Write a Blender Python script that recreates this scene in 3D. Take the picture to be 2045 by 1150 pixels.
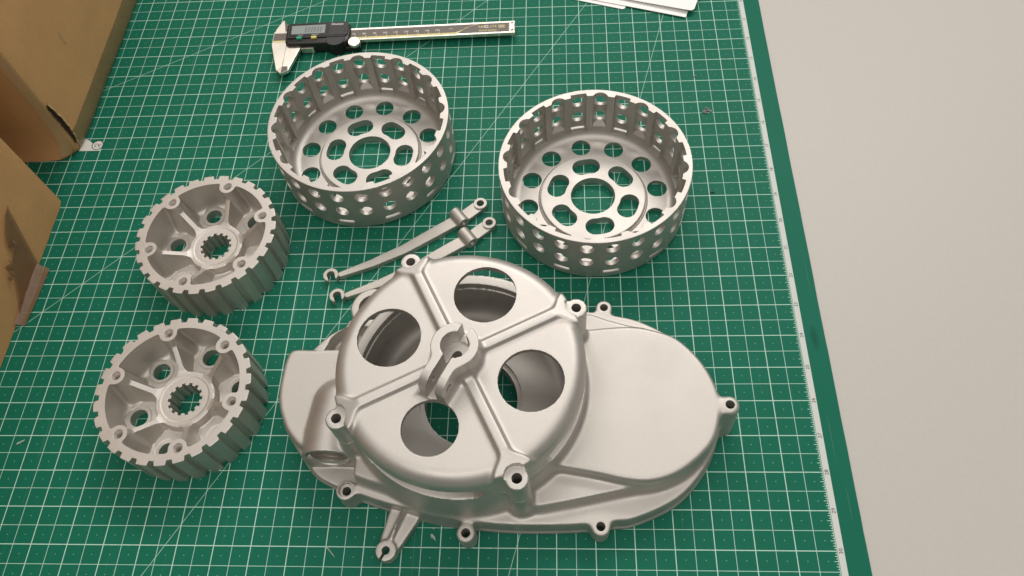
import bpy, bmesh, math, random
import numpy as np
from mathutils import Matrix, Vector

# ------------------------------------------------------------------ scene, camera, light
scene = bpy.context.scene
for ob in list(bpy.data.objects):
    bpy.data.objects.remove(ob)
MM = 0.001
rng = random.Random(7)

cam_d = bpy.data.cameras.new("camera")
cam = bpy.data.objects.new("camera", cam_d)
scene.collection.objects.link(cam)
scene.camera = cam
cam_d.sensor_width = 36.0
cam_d.lens = 1544.775 / 2045.0 * 36.0
cam_d.clip_start = 0.01
cam_d.clip_end = 50.0
R_ = ((0.9980524, 0.01994339, -0.05910724),
      (-0.01168381, -0.87098738, -0.49116644),
      (-0.06127719, 0.49090044, -0.86905803))
cam.matrix_world = Matrix((
    (R_[0][0], -R_[1][0], -R_[2][0], -0.17399),
    (R_[0][1], -R_[1][1], -R_[2][1], -0.30290),
    (R_[0][2], -R_[1][2], -R_[2][2], 0.52143),
    (0, 0, 0, 1)))

world = bpy.data.worlds.new("World")
scene.world = world
world.use_nodes = True
bg = world.node_tree.nodes["Background"]
bg.inputs[0].default_value = (1.0, 0.93, 0.85, 1)
bg.inputs[1].default_value = 0.18


def area(name, loc, target, sx, sy, power, col):
    d = bpy.data.lights.new(name, 'AREA')
    d.shape = 'RECTANGLE'
    d.size, d.size_y = sx, sy
    d.energy = power
    d.color = col
    o = bpy.data.objects.new(name, d)
    scene.collection.objects.link(o)
    o.location = loc
    v = Vector(target) - Vector(loc)
    o.rotation_euler = v.to_track_quat('-Z', 'Y').to_euler()
    return o


area("ceiling_lamp_far", (0.05, 1.50, 1.70), (-0.2, 0.1, 0), 2.2, 0.40, 25, (1.0, 0.955, 0.905))
area("ceiling_light_field", (0.1, 0.4, 2.35), (0.1, 0.4, 0), 3.6, 3.6, 38, (1.0, 0.955, 0.905))
area("ceiling_lamp_near", (-0.30, -1.15, 2.0), (-0.25, 0, 0), 1.8, 0.30, 11, (1.0, 0.95, 0.89))

scene.view_settings.view_transform = 'Standard'
scene.view_settings.look = 'None'
scene.view_settings.exposure = 0.0
scene.view_settings.gamma = 1.0
scene.view_settings.use_curve_mapping = False
scene.render.engine = 'CYCLES'
scene.cycles.use_denoising = True
scene.cycles.max_bounces = 10
scene.cycles.diffuse_bounces = 4
scene.cycles.glossy_bounces = 8
scene.render.film_transparent = False

# ------------------------------------------------------------------ materials
def new_mat(name):
    m = bpy.data.materials.new(name)
    m.use_nodes = True
    nt = m.node_tree
    b = nt.nodes["Principled BSDF"]
    return m, nt, b


def N(nt, t, **kw):
    n = nt.nodes.new(t)
    for k, v in kw.items():
        setattr(n, k, v)
    return n


def simple(name, col, rough=0.5, metal=0.0, noise=0.0, scale=400, spec=None, bump=0.0, alpha=1.0):
    m, nt, b = new_mat(name)
    b.inputs["Base Color"].default_value = (*col, 1)
    b.inputs["Roughness"].default_value = rough
    b.inputs["Metallic"].default_value = metal
    if spec is not None:
        b.inputs["Specular IOR Level"].default_value = spec
    if alpha < 1:
        b.inputs["Alpha"].default_value = alpha
    if noise or bump:
        tc = N(nt, "ShaderNodeTexCoord")
        nz = N(nt, "ShaderNodeTexNoise")
        nz.inputs["Scale"].default_value = scale
        nz.inputs["Detail"].default_value = 4
        nt.links.new(tc.outputs["Object"], nz.inputs["Vector"])
        if noise:
            mx = N(nt, "ShaderNodeMix", data_type='RGBA')
            mx.inputs[6].default_value = (*[c * (1 - noise) for c in col], 1)
            mx.inputs[7].default_value = (*[min(1, c * (1 + noise)) for c in col], 1)
            nt.links.new(nz.outputs[0], mx.inputs[0])
            nt.links.new(mx.outputs[2], b.inputs["Base Color"])
        if bump:
            bp = N(nt, "ShaderNodeBump")
            bp.inputs["Strength"].default_value = bump
            bp.inputs["Distance"].default_value = 0.0004
            nt.links.new(nz.outputs[0], bp.inputs["Height"])
            nt.links.new(bp.outputs[0], b.inputs["Normal"])
    return m


def metal_mat(name, col, rough, streak=None, grain=0.16, bump=0.19, polar=False):
    """bead-blasted / brushed aluminium: fine grain in colour, roughness and relief"""
    m, nt, b = new_mat(name)
    b.inputs["Metallic"].default_value = 0.86
    tc = N(nt, "ShaderNodeTexCoord")
    fine = N(nt, "ShaderNodeTexNoise")
    fine.inputs["Scale"].default_value = 1100
    fine.inputs["Detail"].default_value = 3
    mp = N(nt, "ShaderNodeMapping")
    if streak:
        mp.inputs["Scale"].default_value = streak
    nt.links.new(tc.outputs["Object"], mp.inputs["Vector"])
    nt.links.new(mp.outputs[0], fine.inputs["Vector"])
    big = N(nt, "ShaderNodeTexNoise")
    big.inputs["Scale"].default_value = 38
    big.inputs["Detail"].default_value = 5
    nt.links.new(tc.outputs["Object"], big.inputs["Vector"])
    add = N(nt, "ShaderNodeMath", operation='ADD')
    mul = N(nt, "ShaderNodeMath", operation='MULTIPLY')
    mul.inputs[1].default_value = 0.6
    nt.links.new(big.outputs[0], mul.inputs[0])
    mul2 = N(nt, "ShaderNodeMath", operation='MULTIPLY')
    mul2.inputs[1].default_value = 0.4
    nt.links.new(fine.outputs[0], mul2.inputs[0])
    nt.links.new(mul.outputs[0], add.inputs[0])
    nt.links.new(mul2.outputs[0], add.inputs[1])
    mx = N(nt, "ShaderNodeMix", data_type='RGBA')
    mx.inputs[6].default_value = (*[c * (1 - grain) for c in col], 1)
    mx.inputs[7].default_value = (*[min(1, c * (1 + grain)) for c in col], 1)
    nt.links.new(add.outputs[0], mx.inputs[0])
    nt.links.new(mx.outputs[2], b.inputs["Base Color"])
    rr = N(nt, "ShaderNodeMapRange")
    rr.inputs[1].default_value = 0.3
    rr.inputs[2].default_value = 0.7
    rr.inputs[3].default_value = rough - 0.05
    rr.inputs[4].default_value = rough + 0.06
    nt.links.new(big.outputs[0], rr.inputs[0])
    nt.links.new(rr.outputs[0], b.inputs["Roughness"])
    bp = N(nt, "ShaderNodeBump")
    bp.inputs["Strength"].default_value = bump
    bp.inputs["Distance"].default_value = 0.0003
    nt.links.new(fine.outputs[0], bp.inputs["Height"])
    nt.links.new(bp.outputs[0], b.inputs["Normal"])
    return m


ALU = (0.555, 0.528, 0.493)
M_case = metal_mat("cast_aluminium", ALU, 0.54, streak=(0.35, 1.4, 1.0))
M_cover = metal_mat("blasted_aluminium", (0.585, 0.556, 0.52), 0.50)
M_drum = metal_mat("machined_aluminium", (0.55, 0.522, 0.487), 0.52, streak=(1.2, 1.2, 0.15), bump=0.15)
M_hub = metal_mat("hub_aluminium", (0.60, 0.568, 0.528), 0.52)
M_arm = metal_mat("lever_aluminium", (0.52, 0.49, 0.45), 0.55, streak=(0.3, 1.5, 1))
M_thread = metal_mat("threaded_metal", (0.72, 0.68, 0.63), 0.34)


def mat_print():
    """green cutting mat with its printed half-inch grid, centre dots, angle lines and ruler ticks"""
    m, nt, b = new_mat("cutting_mat_print")
    L = nt.links
    tc = N(nt, "ShaderNodeTexCoord")
    sep = N(nt, "ShaderNodeSeparateXYZ")
    L.new(tc.outputs["Object"], sep.inputs[0])

    def mth(op, a, c=None, clamp=False):
        n = N(nt, "ShaderNodeMath", operation=op)
        n.use_clamp = clamp
        for i, v in enumerate((a, c)):
            if v is None:
                continue
            if isinstance(v, (int, float)):
                n.inputs[i].default_value = v
            else:
                L.new(v, n.inputs[i])
        return n.outputs[0]
    X, Y = sep.outputs[0], sep.outputs[1]
    IN = 0.0254

    def wave(v, period):          # distance to nearest multiple of period
        f = mth('FRACT', mth('ADD', mth('DIVIDE', v, period), 0.5))
        return mth('MULTIPLY', mth('ABSOLUTE', mth('SUBTRACT', f, 0.5)), period)

    def below(v, w):
        return mth('LESS_THAN', v, w)

    def mx(a, c):
        return mth('MAXIMUM', a, c)

    def mn(a, c):
        return mth('MULTIPLY', a, c)
    # grid lines
    g = mx(below(wave(X, IN), 0.00030), below(wave(Y, IN), 0.00030))
    g = mx(g, mx(below(wave(X, IN / 2), 0.00018), below(wave(Y, IN / 2), 0.00018)))
    inside = below(X, 0.0001)
    g = mn(g, inside)
    # dots in cell centres
    dx = wave(mth('ADD', X, IN / 4), IN / 2)
    dy = wave(mth('ADD', Y, IN / 4), IN / 2)
    dd = mth('SQRT', mth('ADD', mth('MULTIPLY', dx, dx), mth('MULTIPLY', dy, dy)))
    dots = mn(mn(below(dd, 0.00030), inside), 0.6)
    g = mx(g, dots)
    # angle lines from the corner (0, 22 in)
    for a in (30, 45, 60, 75):
        ca, sa = math.cos(math.radians(a)), math.sin(math.radians(a))
        d = mth('ABSOLUTE', mth('SUBTRACT', mth('MULTIPLY', X, sa), mth('MULTIPLY', mth('SUBTRACT', Y, 22 * IN), ca)))
        g = mx(g, mn(mn(below(d, 0.00020), inside), 0.8))
    # ruler ticks 1/16 in, longer at 1/8 and 1/4
    for per, ln in ((IN / 16, 0.0013), (IN / 8, 0.0019), (IN / 4, 0.0027)):
        t = mn(below(wave(Y, per), 0.00020), mn(inside, mth('GREATER_THAN', X, -ln)))
        g = mx(g, t)
    band = mn(mth('GREATER_THAN', X, 0.0001), below(X, 0.0045))
    dark = mn(mth('GREATER_THAN', X, 0.0001), below(X, 0.00038))
    # wear: slightly broken print
    nz = N(nt, "ShaderNodeTexNoise")
    nz.inputs["Scale"].default_value = 220
    nz.inputs["Detail"].default_value = 3
    L.new(tc.outputs["Object"], nz.inputs["Vector"])
    wear = N(nt, "ShaderNodeMapRange")
    wear.inputs[1].default_value = 0.25
    wear.inputs[2].default_value = 0.45
    wear.inputs[3].default_value = 0.72
    wear.inputs[4].default_value = 0.95
    L.new(nz.outputs[0], wear.inputs[0])
    g = mn(g, wear.outputs[0])
    # base green with soft mottling and scuffs
    n2 = N(nt, "ShaderNodeTexNoise")
    n2.inputs["Scale"].default_value = 14
    n2.inputs["Detail"].default_value = 6
    L.new(tc.outputs["Object"], n2.inputs["Vector"])
    c1 = N(nt, "ShaderNodeMix", data_type='RGBA')
    c1.inputs[6].default_value = (0.007, 0.128, 0.078, 1)
    c1.inputs[7].default_value = (0.010, 0.148, 0.093, 1)
    L.new(n2.outputs[0], c1.inputs[0])
    n3 = N(nt, "ShaderNodeTexNoise")
    n3.inputs["Scale"].default_value = 33
    n3.inputs["Detail"].default_value = 8
    n3.inputs["Roughness"].default_value = 0.7
    L.new(tc.outputs["Object"], n3.inputs["Vector"])
    sc = N(nt, "ShaderNodeMapRange")
    sc.inputs[1].default_value = 0.66
    sc.inputs[2].default_value = 0.78
    sc.inputs[3].default_value = 0.0
    sc.inputs[4].default_value = 0.35
    L.new(n3.outputs[0], sc.inputs[0])
    c1b = N(nt, "ShaderNodeMix", data_type='RGBA')
    L.new(sc.outputs[0], c1b.inputs[0])
    L.new(c1.outputs[2], c1b.inputs[6])
    c1b.inputs[7].default_value = (0.09, 0.17, 0.13, 1)
    prev = c1b.outputs[2]
    for rz, sx, thr in ((0.5, 900, 0.735), (2.2, 700, 0.742), (1.3, 1100, 0.74)):
        mp = N(nt, "ShaderNodeMapping")
        mp.inputs["Rotation"].default_value = (0, 0, rz)
        mp.inputs["Scale"].default_value = (sx, 9, 1)
        L.new(tc.outputs["Object"], mp.inputs["Vector"])
        ns = N(nt, "ShaderNodeTexNoise")
        ns.inputs["Scale"].default_value = 1.0
        ns.inputs["Detail"].default_value = 1
        L.new(mp.outputs[0], ns.inputs["Vector"])
        sm = N(nt, "ShaderNodeMapRange")
        sm.inputs[1].default_value = thr
        sm.inputs[2].default_value = thr + 0.05
        sm.inputs[3].default_value = 0.0
        sm.inputs[4].default_value = 0.22
        L.new(ns.outputs[0], sm.inputs[0])
        cs = N(nt, "ShaderNodeMix", data_type='RGBA')
        L.new(sm.outputs[0], cs.inputs[0])
        L.new(prev, cs.inputs[6])
        cs.inputs[7].default_value = (0.20, 0.34, 0.27, 1)
        prev = cs.outputs[2]
    c2 = N(nt, "ShaderNodeMix", data_type='RGBA')
    L.new(g, c2.inputs[0])
    L.new(prev, c2.inputs[6])
    c2.inputs[7].default_value = (0.50, 0.72, 0.62, 1)
    # dark greasy smear on the border
    ex = mth('DIVIDE', mth('SUBTRACT', X, 0.0112), 0.0036)
    ey = mth('DIVIDE', mth('ADD', Y, 0.0545), 0.0125)
    er = mth('SQRT', mth('ADD', mth('MULTIPLY', ex, ex), mth('MULTIPLY', ey, ey)))
    er = mth('ADD', er, mth('MULTIPLY', mth('SUBTRACT', n3.outputs[0], 0.5), 1.6))
    smear = mth('MULTIPLY', mth('SUBTRACT', 1.0, er, True), 0.6)
    c2s = N(nt, "ShaderNodeMix", data_type='RGBA')
    L.new(smear, c2s.inputs[0])
    L.new(c2.outputs[2], c2s.inputs[6])
    c2s.inputs[7].default_value = (0.002, 0.05, 0.03, 1)
    c3 = N(nt, "ShaderNodeMix", data_type='RGBA')
    L.new(band, c3.inputs[0])
    L.new(c2s.outputs[2], c3.inputs[6])
    c3.inputs[7].default_value = (0.60, 0.63, 0.60, 1)
    c4 = N(nt, "ShaderNodeMix", data_type='RGBA')
    L.new(dark, c4.inputs[0])
    L.new(c3.outputs[2], c4.inputs[6])
    c4.inputs[7].default_value = (0.05, 0.06, 0.055, 1)
    L.new(c4.outputs[2], b.inputs["Base Color"])
    b.inputs["Roughness"].default_value = 0.46
    b.inputs["Specular IOR Level"].default_value = 0.10
    bp = N(nt, "ShaderNodeBump")
    bp.inputs["Strength"].default_value = 0.25
    bp.inputs["Distance"].default_value = 0.0002
    n4 = N(nt, "ShaderNodeTexNoise")
    n4.inputs["Scale"].default_value = 2600
    L.new(tc.outputs["Object"], n4.inputs["Vector"])
    L.new(n4.outputs[0], bp.inputs["Height"])
    L.new(bp.outputs[0], b.inputs["Normal"])
    return m


def cardboard_mat(name, col):
    m, nt, b = new_mat(name)
    tc = N(nt, "ShaderNodeTexCoord")
    mp = N(nt, "ShaderNodeMapping")
    mp.inputs["Scale"].default_value = (1, 1, 0.35)
    n1 = N(nt, "ShaderNodeTexNoise")
    n1.inputs["Scale"].default_value = 900
    n1.inputs["Detail"].default_value = 4
    n2 = N(nt, "ShaderNodeTexNoise")
    n2.inputs["Scale"].default_value = 22
    n2.inputs["Detail"].default_value = 5
    nt.links.new(tc.outputs["Object"], mp.inputs[0])
    nt.links.new(mp.outputs[0], n1.inputs["Vector"])
    nt.links.new(tc.outputs["Object"], n2.inputs["Vector"])
    av = N(nt, "ShaderNodeMath", operation='ADD')
    nt.links.new(n1.outputs[0], av.inputs[0])
    nt.links.new(n2.outputs[0], av.inputs[1])
    hv = N(nt, "ShaderNodeMath", operation='MULTIPLY')
    hv.inputs[1].default_value = 0.5
    nt.links.new(av.outputs[0], hv.inputs[0])
    mx = N(nt, "ShaderNodeMix", data_type='RGBA')
    mx.inputs[6].default_value = (*[c * 0.8 for c in col], 1)
    mx.inputs[7].default_value = (*[c * 1.2 for c in col], 1)
    nt.links.new(hv.outputs[0], mx.inputs[0])
    nt.links.new(mx.outputs[2], b.inputs["Base Color"])
    b.inputs["Roughness"].default_value = 0.78
    b.inputs["Specular IOR Level"].default_value = 0.25
    bp = N(nt, "ShaderNodeBump")
    bp.inputs["Strength"].default_value = 0.3
    bp.inputs["Distance"].default_value = 0.0006
    nt.links.new(av.outputs[0], bp.inputs["Height"])
    nt.links.new(bp.outputs[0], b.inputs["Normal"])
    return m


M_mat = mat_print()
M_table = simple("table_laminate", (0.515, 0.492, 0.455), 0.45, noise=0.05, scale=420, spec=0.4, bump=0.05)
M_card = cardboard_mat("corrugated_cardboard", (0.62, 0.348, 0.152))
M_cardcut = cardboard_mat("cardboard_cut_edge", (0.56, 0.38, 0.20))
M_tearshade = simple("tear_gap_shade", (0.035, 0.02, 0.011), 0.9)  # near-black colour stands in for the shade inside the torn gap
M_tapeclear = simple("yellowed_clear_tape", (0.36, 0.27, 0.13), 0.22, alpha=0.5, noise=0.15, scale=60, bump=0.25)
M_tapebrown = simple("brown_packing_tape", (0.24, 0.125, 0.066), 0.30, alpha=0.66, noise=0.2, scale=90, bump=0.3)
M_paper = simple("white_card", (0.92, 0.91, 0.89), 0.5)
M_black = simple("black_plastic", (0.017, 0.016, 0.016), 0.42, noise=0.15, scale=900, bump=0.05)
M_blackgloss = simple("gloss_black_bezel", (0.012, 0.012, 0.012), 0.22)
M_dark = simple("dark_print", (0.028, 0.03, 0.03), 0.6)
M_lcd = simple("lcd_glass", (0.27, 0.31, 0.30), 0.2)
M_lcdseg = simple("lcd_segments", (0.13, 0.155, 0.15), 0.3)
M_steel = metal_mat("ground_steel", (0.80, 0.745, 0.66), 0.30, streak=(0.2, 2, 1), bump=0.06)
M_beamgrey = simple("beam_print_grey", (0.135, 0.115, 0.10), 0.45)
M_gold = simple("beam_print_yellow", (0.70, 0.62, 0.27), 0.45)
M_whiteprint = simple("white_print", (0.70, 0.69, 0.66), 0.5)
M_btn_green = simple("green_button", (0.02, 0.36, 0.23), 0.4)
M_btn_yellow = simple("yellow_button", (0.72, 0.62, 0.16), 0.4)
M_swarf = simple("grey_swarf", (0.16, 0.16, 0.15), 0.5, noise=0.3, scale=1500)
M_swarfdark = simple("black_plastic_chip", (0.02, 0.03, 0.027), 0.5)
M_shaving = simple("translucent_shaving", (0.50, 0.58, 0.52), 0.3, alpha=0.55)

# ------------------------------------------------------------------ helpers
COL = scene.collection


def link(o, parent=None):
    COL.objects.link(o)
    if parent is not None:
        o.parent = parent
    return o


def tag(o, label, cat, group=None):
    o["label"] = label
    o["category"] = cat
    if group:
        o["group"] = group
    return o


def empty(name, loc_mm, rz=0.0):
    o = bpy.data.objects.new(name, None)
    o.empty_display_size = 0.02
    o.location = [c * MM for c in loc_mm]
    o.rotation_euler = (0, 0, rz)
    COL.objects.link(o)
    return o


def copy_tree(o, parent=None):
    c = o.copy()
    COL.objects.link(c)
    c.parent = parent
    for ch in list(o.children):
        copy_tree(ch, c)
    return c


def bm_obj(name, bm, mat, parent=None, smooth=False, bevel=0.0, seg=2):
    """bm in millimetres -> mesh object in metres"""
    if bevel:
        bmesh.ops.remove_doubles(bm, verts=bm.verts, dist=1e-4)
        ed = [e for e in bm.edges if len(e.link_faces) == 2 and e.calc_face_angle(0) > 0.5]
        bmesh.ops.bevel(bm, geom=ed, offset=bevel, segments=seg, affect='EDGES', profile=0.5)
    bmesh.ops.recalc_face_normals(bm, faces=bm.faces)
    bmesh.ops.scale(bm, vec=(MM, MM, MM), verts=bm.verts)
    me = bpy.data.meshes.new(name)
    bm.to_mesh(me)
    bm.free()
    me.materials.append(mat)
    if smooth:
        me.shade_smooth()
        me.set_sharp_from_angle(angle=math.radians(35))
    o = bpy.data.objects.new(name, me)
    return link(o, parent)


def add_box(bm, x0, x1, y0, y1, z0, z1):
    v = [bm.verts.new(p) for p in ((x0, y0, z0), (x1, y0, z0), (x1, y1, z0), (x0, y1, z0),
                                   (x0, y0, z1), (x1, y0, z1), (x1, y1, z1), (x0, y1, z1))]
    for f in ((0, 3, 2, 1), (4, 5, 6, 7), (0, 1, 5, 4), (1, 2, 6, 5), (2, 3, 7, 6), (3, 0, 4, 7)):
        bm.faces.new([v[i] for i in f])
    return v


def add_prism(bm, pts, z0, z1):
    a = [bm.verts.new((x, y, z0)) for x, y in pts]
    c = [bm.verts.new((x, y, z1)) for x, y in pts]
    n = len(pts)
    bm.faces.new(a[::-1])
    bm.faces.new(c)
    for i in range(n):
        bm.faces.new((a[i], a[(i + 1) % n], c[(i + 1) % n], c[i]))
    return a + c


def add_lathe(bm, prof, cx=0, cy=0, seg=48, closed=False):
    """profile [(r,z)] round the z axis"""
    rings = []
    for r, z in prof:
        rings.append([bm.verts.new((cx + r * math.cos(2 * math.pi * i / seg), cy + r * math.sin(2 * math.pi * i / seg), z)) for i in range(seg)])
    for a, c in zip(rings, rings[1:]):
        for i in range(seg):
            j = (i + 1) % seg
            bm.faces.new((a[i], a[j], c[j], c[i]))
    return rings


def text_obj(name, body, size, mat, parent, loc, rz=0.0, align='CENTER', bold=0.0, flatten=(1, 1)):
    cu = bpy.data.curves.new(name, 'FONT')
    cu.body = body
    cu.size = size * MM
    cu.align_x = align
    cu.align_y = 'CENTER'
    cu.offset = bold * MM
    cu.resolution_u = 3
    tmp = bpy.data.objects.new(name, cu)
    COL.objects.link(tmp)
    dg = bpy.context.evaluated_depsgraph_get()
    me = bpy.data.meshes.new_from_object(tmp.evaluated_get(dg))
    bpy.data.objects.remove(tmp)
    bpy.data.curves.remove(cu)
    me.materials.clear()
    me.materials.append(mat)
    me.transform(Matrix.Diagonal((flatten[0], flatten[1], 1, 1)))
    o = bpy.data.objects.new(name, me)
    o.location = [c * MM for c in loc]
    o.rotation_euler = (0, 0, rz)
    return link(o, parent)


# ------------------------------------------------------------------ signed-distance modelling
class Field:
    def __init__(s, lo, hi, h):
        s.h = h
        s.lo = np.array(lo, np.float32)
        s.n = [int(math.ceil((b - a) / h)) + 1 for a, b in zip(lo, hi)]
        s.ax = [(lo[i] + h * np.arange(s.n[i])).astype(np.float32) for i in range(3)]
        s.f = np.full(s.n, 50.0, np.float32)

    def sl(s, bb):
        if bb is None:
            r = [(0, n) for n in s.n]
        else:
            r = []
            for i in range(3):
                a = max(0, int(math.floor((bb[i] - s.lo[i]) / s.h)))
                c = min(s.n[i], int(math.ceil((bb[i + 3] - s.lo[i]) / s.h)) + 1)
                r.append((a, max(a, c)))
        S = tuple(slice(a, c) for a, c in r)
        X = s.ax[0][S[0]][:, None, None]
        Y = s.ax[1][S[1]][None, :, None]
        Z = s.ax[2][S[2]][None, None, :]
        return S, X, Y, Z

    def add(s, fn, bb=None, k=0.0):
        S, X, Y, Z = s.sl(bb)
        d = fn(X, Y, Z).astype(np.float32)
        a = s.f[S]
        if k:
            hh = np.maximum(k - np.abs(a - d), 0) / k
            s.f[S] = np.minimum(a, d) - hh * hh * (k * 0.25)
        else:
            s.f[S] = np.minimum(a, d)

    def sub(s, fn, bb=None, k=0.0):
        S, X, Y, Z = s.sl(bb)
        d = -fn(X, Y, Z).astype(np.float32)
        a = s.f[S]
        if k:
            hh = np.maximum(k - np.abs(a - d), 0) / k
            s.f[S] = np.maximum(a, d) + hh * hh * (k * 0.25)
        else:
            s.f[S] = np.maximum(a, d)

    def soften(s, n=1):
        """round cast edges and corners a little"""
        for _ in range(n):
            for ax in range(3):
                f = s.f
                a = [slice(None)] * 3
                b = [slice(None)] * 3
                c = [slice(None)] * 3
                a[ax], b[ax], c[ax] = slice(0, -2), slice(1, -1), slice(2, None)
                g = f.copy()
                g[tuple(b)] = 0.25 * f[tuple(a)] + 0.5 * f[tuple(b)] + 0.25 * f[tuple(c)]
                s.f = g

    def mesh(s):
        """naive surface nets -> vertices (mm), quads, vertex normals"""
        f = s.f
        ins = f < 0
        nx, ny, nz = f.shape
        cnt = np.zeros((nx - 1, ny - 1, nz - 1), np.uint8)
        for a in (0, 1):
            for c in (0, 1):
                for d in (0, 1):
                    cnt += ins[a:nx - 1 + a, c:ny - 1 + c, d:nz - 1 + d]
        act = (cnt > 0) & (cnt < 8)
        I, J, K = np.nonzero(act)
        nv = len(I)
        idm = np.full(act.shape, -1, np.int32)
        idm[I, J, K] = np.arange(nv, dtype=np.int32)
        # one-sided (crease-aware) gradients on the nodes round the surface
        node = np.zeros(f.shape, bool)
        for a in (0, 1):
            for c in (0, 1):
                for d in (0, 1):
                    node[I + a, J + c, K + d] = True
        NI = np.nonzero(node)
        nid = np.full(f.shape, -1, np.int32)
        nid[NI] = np.arange(len(NI[0]), dtype=np.int32)
        del node
        G = np.zeros((len(NI[0]), 3), np.float32)
        f0 = f[NI]
        for ax in range(3):
            def at(o):
                q = list(NI)
                q[ax] = np.clip(q[ax] + o, 0, f.shape[ax] - 1)
                return f[tuple(q)]
            m2, m1, p1, p2 = at(-2), at(-1), at(1), at(2)
            dm, dp = f0 - m1, p1 - f0
            sm, s0, sp = np.abs(f0 - 2 * m1 + m2), np.abs(p1 - 2 * f0 + m1), np.abs(p2 - 2 * p1 + f0)
            g = np.where(sm < sp, dm, dp)
            G[:, ax] = np.where((s0 <= sm + 1e-4) & (s0 <= sp + 1e-4), 0.5 * (dm + dp), g)
        G /= np.maximum(np.linalg.norm(G, axis=1, keepdims=True), 1e-6)
        acc = np.zeros((nv, 3), np.float32)
        num = np.zeros(nv, np.float32)
        ata = np.zeros((nv, 3, 3), np.float32)
        atb = np.zeros((nv, 3), np.float32)
        cor, cid = {}, {}
        for a in (0, 1):
            for c in (0, 1):
                for d in (0, 1):
                    cor[(a, c, d)] = f[I + a, J + c, K + d]
                    cid[(a, c, d)] = nid[I + a, J + c, K + d]
        for A in cor:
            for axis in range(3):
                if A[axis]:
                    continue
                B = list(A)
                B[axis] = 1
                B = tuple(B)
                fa, fb = cor[A], cor[B]
                m = np.nonzero((fa < 0) != (fb < 0))[0]
                t = fa[m] / (fa[m] - fb[m])
                p = np.tile(np.array(A, np.float32), (len(t), 1))
                p[:, axis] = t
                n = G[np.where(t < 0.5, cid[A][m], cid[B][m])]
                acc[m] += p
                num[m] += 1
                ata[m] += n[:, :, None] * n[:, None, :]
                atb[m] += n * (n * p).sum(1)[:, None]
        mass = acc / num[:, None]
        rhs = atb - np.einsum('nij,nj->ni', ata, mass)
        ata += 0.07 * np.eye(3, dtype=np.float32)
        dx = np.linalg.solve(ata, rhs[:, :, None])[:, :, 0]
        loc = np.clip(mass + dx, -0.12, 1.12)
        V = ((np.stack([I, J, K], 1) + loc) * s.h + s.lo).astype(np.float32)
        del ata, atb, G, nid
        quads = []
        for axis in range(3):
            a0 = [slice(1, -1)] * 3
            a0[axis] = slice(0, -1)
            a1 = [slice(1, -1)] * 3
            a1[axis] = slice(1, None)
            p, q = ins[tuple(a0)], ins[tuple(a1)]
            for flip, msk in ((False, p & ~q), (True, ~p & q)):
                idx = [x for x in np.nonzero(msk)]
                for i in range(3):
                    if i != axis:
                        idx[i] = idx[i] + 1
                u, v = [(1, 2), (2, 0), (0, 1)][axis]

                def cell(du, dv):
                    c = list(idx)
                    c[u] = c[u] - du
                    c[v] = c[v] - dv
                    return idm[c[0], c[1], c[2]]
                Q = np.stack([cell(1, 1), cell(0, 1), cell(0, 0), cell(1, 0)], 1)
                if flip:
                    Q = Q[:, ::-1]
                quads.append(Q)
        Q = np.concatenate(quads)
        Q = Q[(Q >= 0).all(1)]
        d1 = V[Q[:, 2]] - V[Q[:, 0]]
        d2 = V[Q[:, 3]] - V[Q[:, 1]]
        fn = np.cross(d1, d2)
        un = fn / np.maximum(np.linalg.norm(fn, axis=1, keepdims=True), 1e-9)
        # corner normals: average over neighbouring faces within 38 degrees, so edges stay crisp
        nf = len(Q)
        vid = Q.ravel()
        fid = np.repeat(np.arange(nf, dtype=np.int32), 4)
        order = np.argsort(vid, kind='stable')
        sv, sf = vid[order], fid[order]
        start = np.searchsorted(sv, np.arange(nv))
        val = np.bincount(vid, minlength=nv)
        LN = np.zeros((nf * 4, 3), np.float32)
        own = un[fid]
        for j in range(int(min(val.max(), 9))):
            ok = j < val[vid]
            g = sf[np.minimum(start[vid] + j, len(sf) - 1)]
            gn = un[g]
            w = ok & ((gn * own).sum(1) > 0.79)
            LN += gn * w[:, None]
        LN /= np.maximum(np.linalg.norm(LN, axis=1, keepdims=True), 1e-9)
        LN = LN.reshape(nf, 4, 3)
        cen = V[Q].mean(1)
        keep = ~((cen[:, 2] < 0.5) & (un[:, 2] < -0.9))
        return V, Q[keep], LN[keep], cen[keep]


def np_mesh(name, V, Q, Nn, mat, origin=(0, 0, 0)):
    used, inv = np.unique(Q.ravel(), return_inverse=True)
    v = (V[used] - np.array(origin, np.float32)) * MM
    nf = len(Q)
    me = bpy.data.meshes.new(name)
    me.vertices.add(len(v))
    me.vertices.foreach_set("co", v.astype(np.float32).ravel())
    me.loops.add(nf * 4)
    me.loops.foreach_set("vertex_index", inv.astype(np.int32).ravel())
    me.polygons.add(nf)
    me.polygons.foreach_set("loop_start", np.arange(0, nf * 4, 4, dtype=np.int32))
    me.update(calc_edges=True)
    me.polygons.foreach_set("use_smooth", np.ones(nf, bool))
    me.normals_split_custom_set(Nn.reshape(-1, 3).astype(np.float32))
    me.materials.append(mat)
    return me


def split_parts(root, fld, labelfn, mat, origin=(0, 0, 0), subs=()):
    """cut one continuous casting surface into named parts; labelfn(centroids)->int, names"""
    V, Q, Nn, cen = fld.mesh()
    lab, names = labelfn(cen)
    out = {}
    for i, nm in enumerate(names):
        s = lab == i
        if not s.any():
            continue
        me = np_mesh(nm, V, Q[s], Nn[s], mat, origin)
        o = bpy.data.objects.new(nm, me)
        link(o, root)
        out[i] = o
    return out


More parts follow.
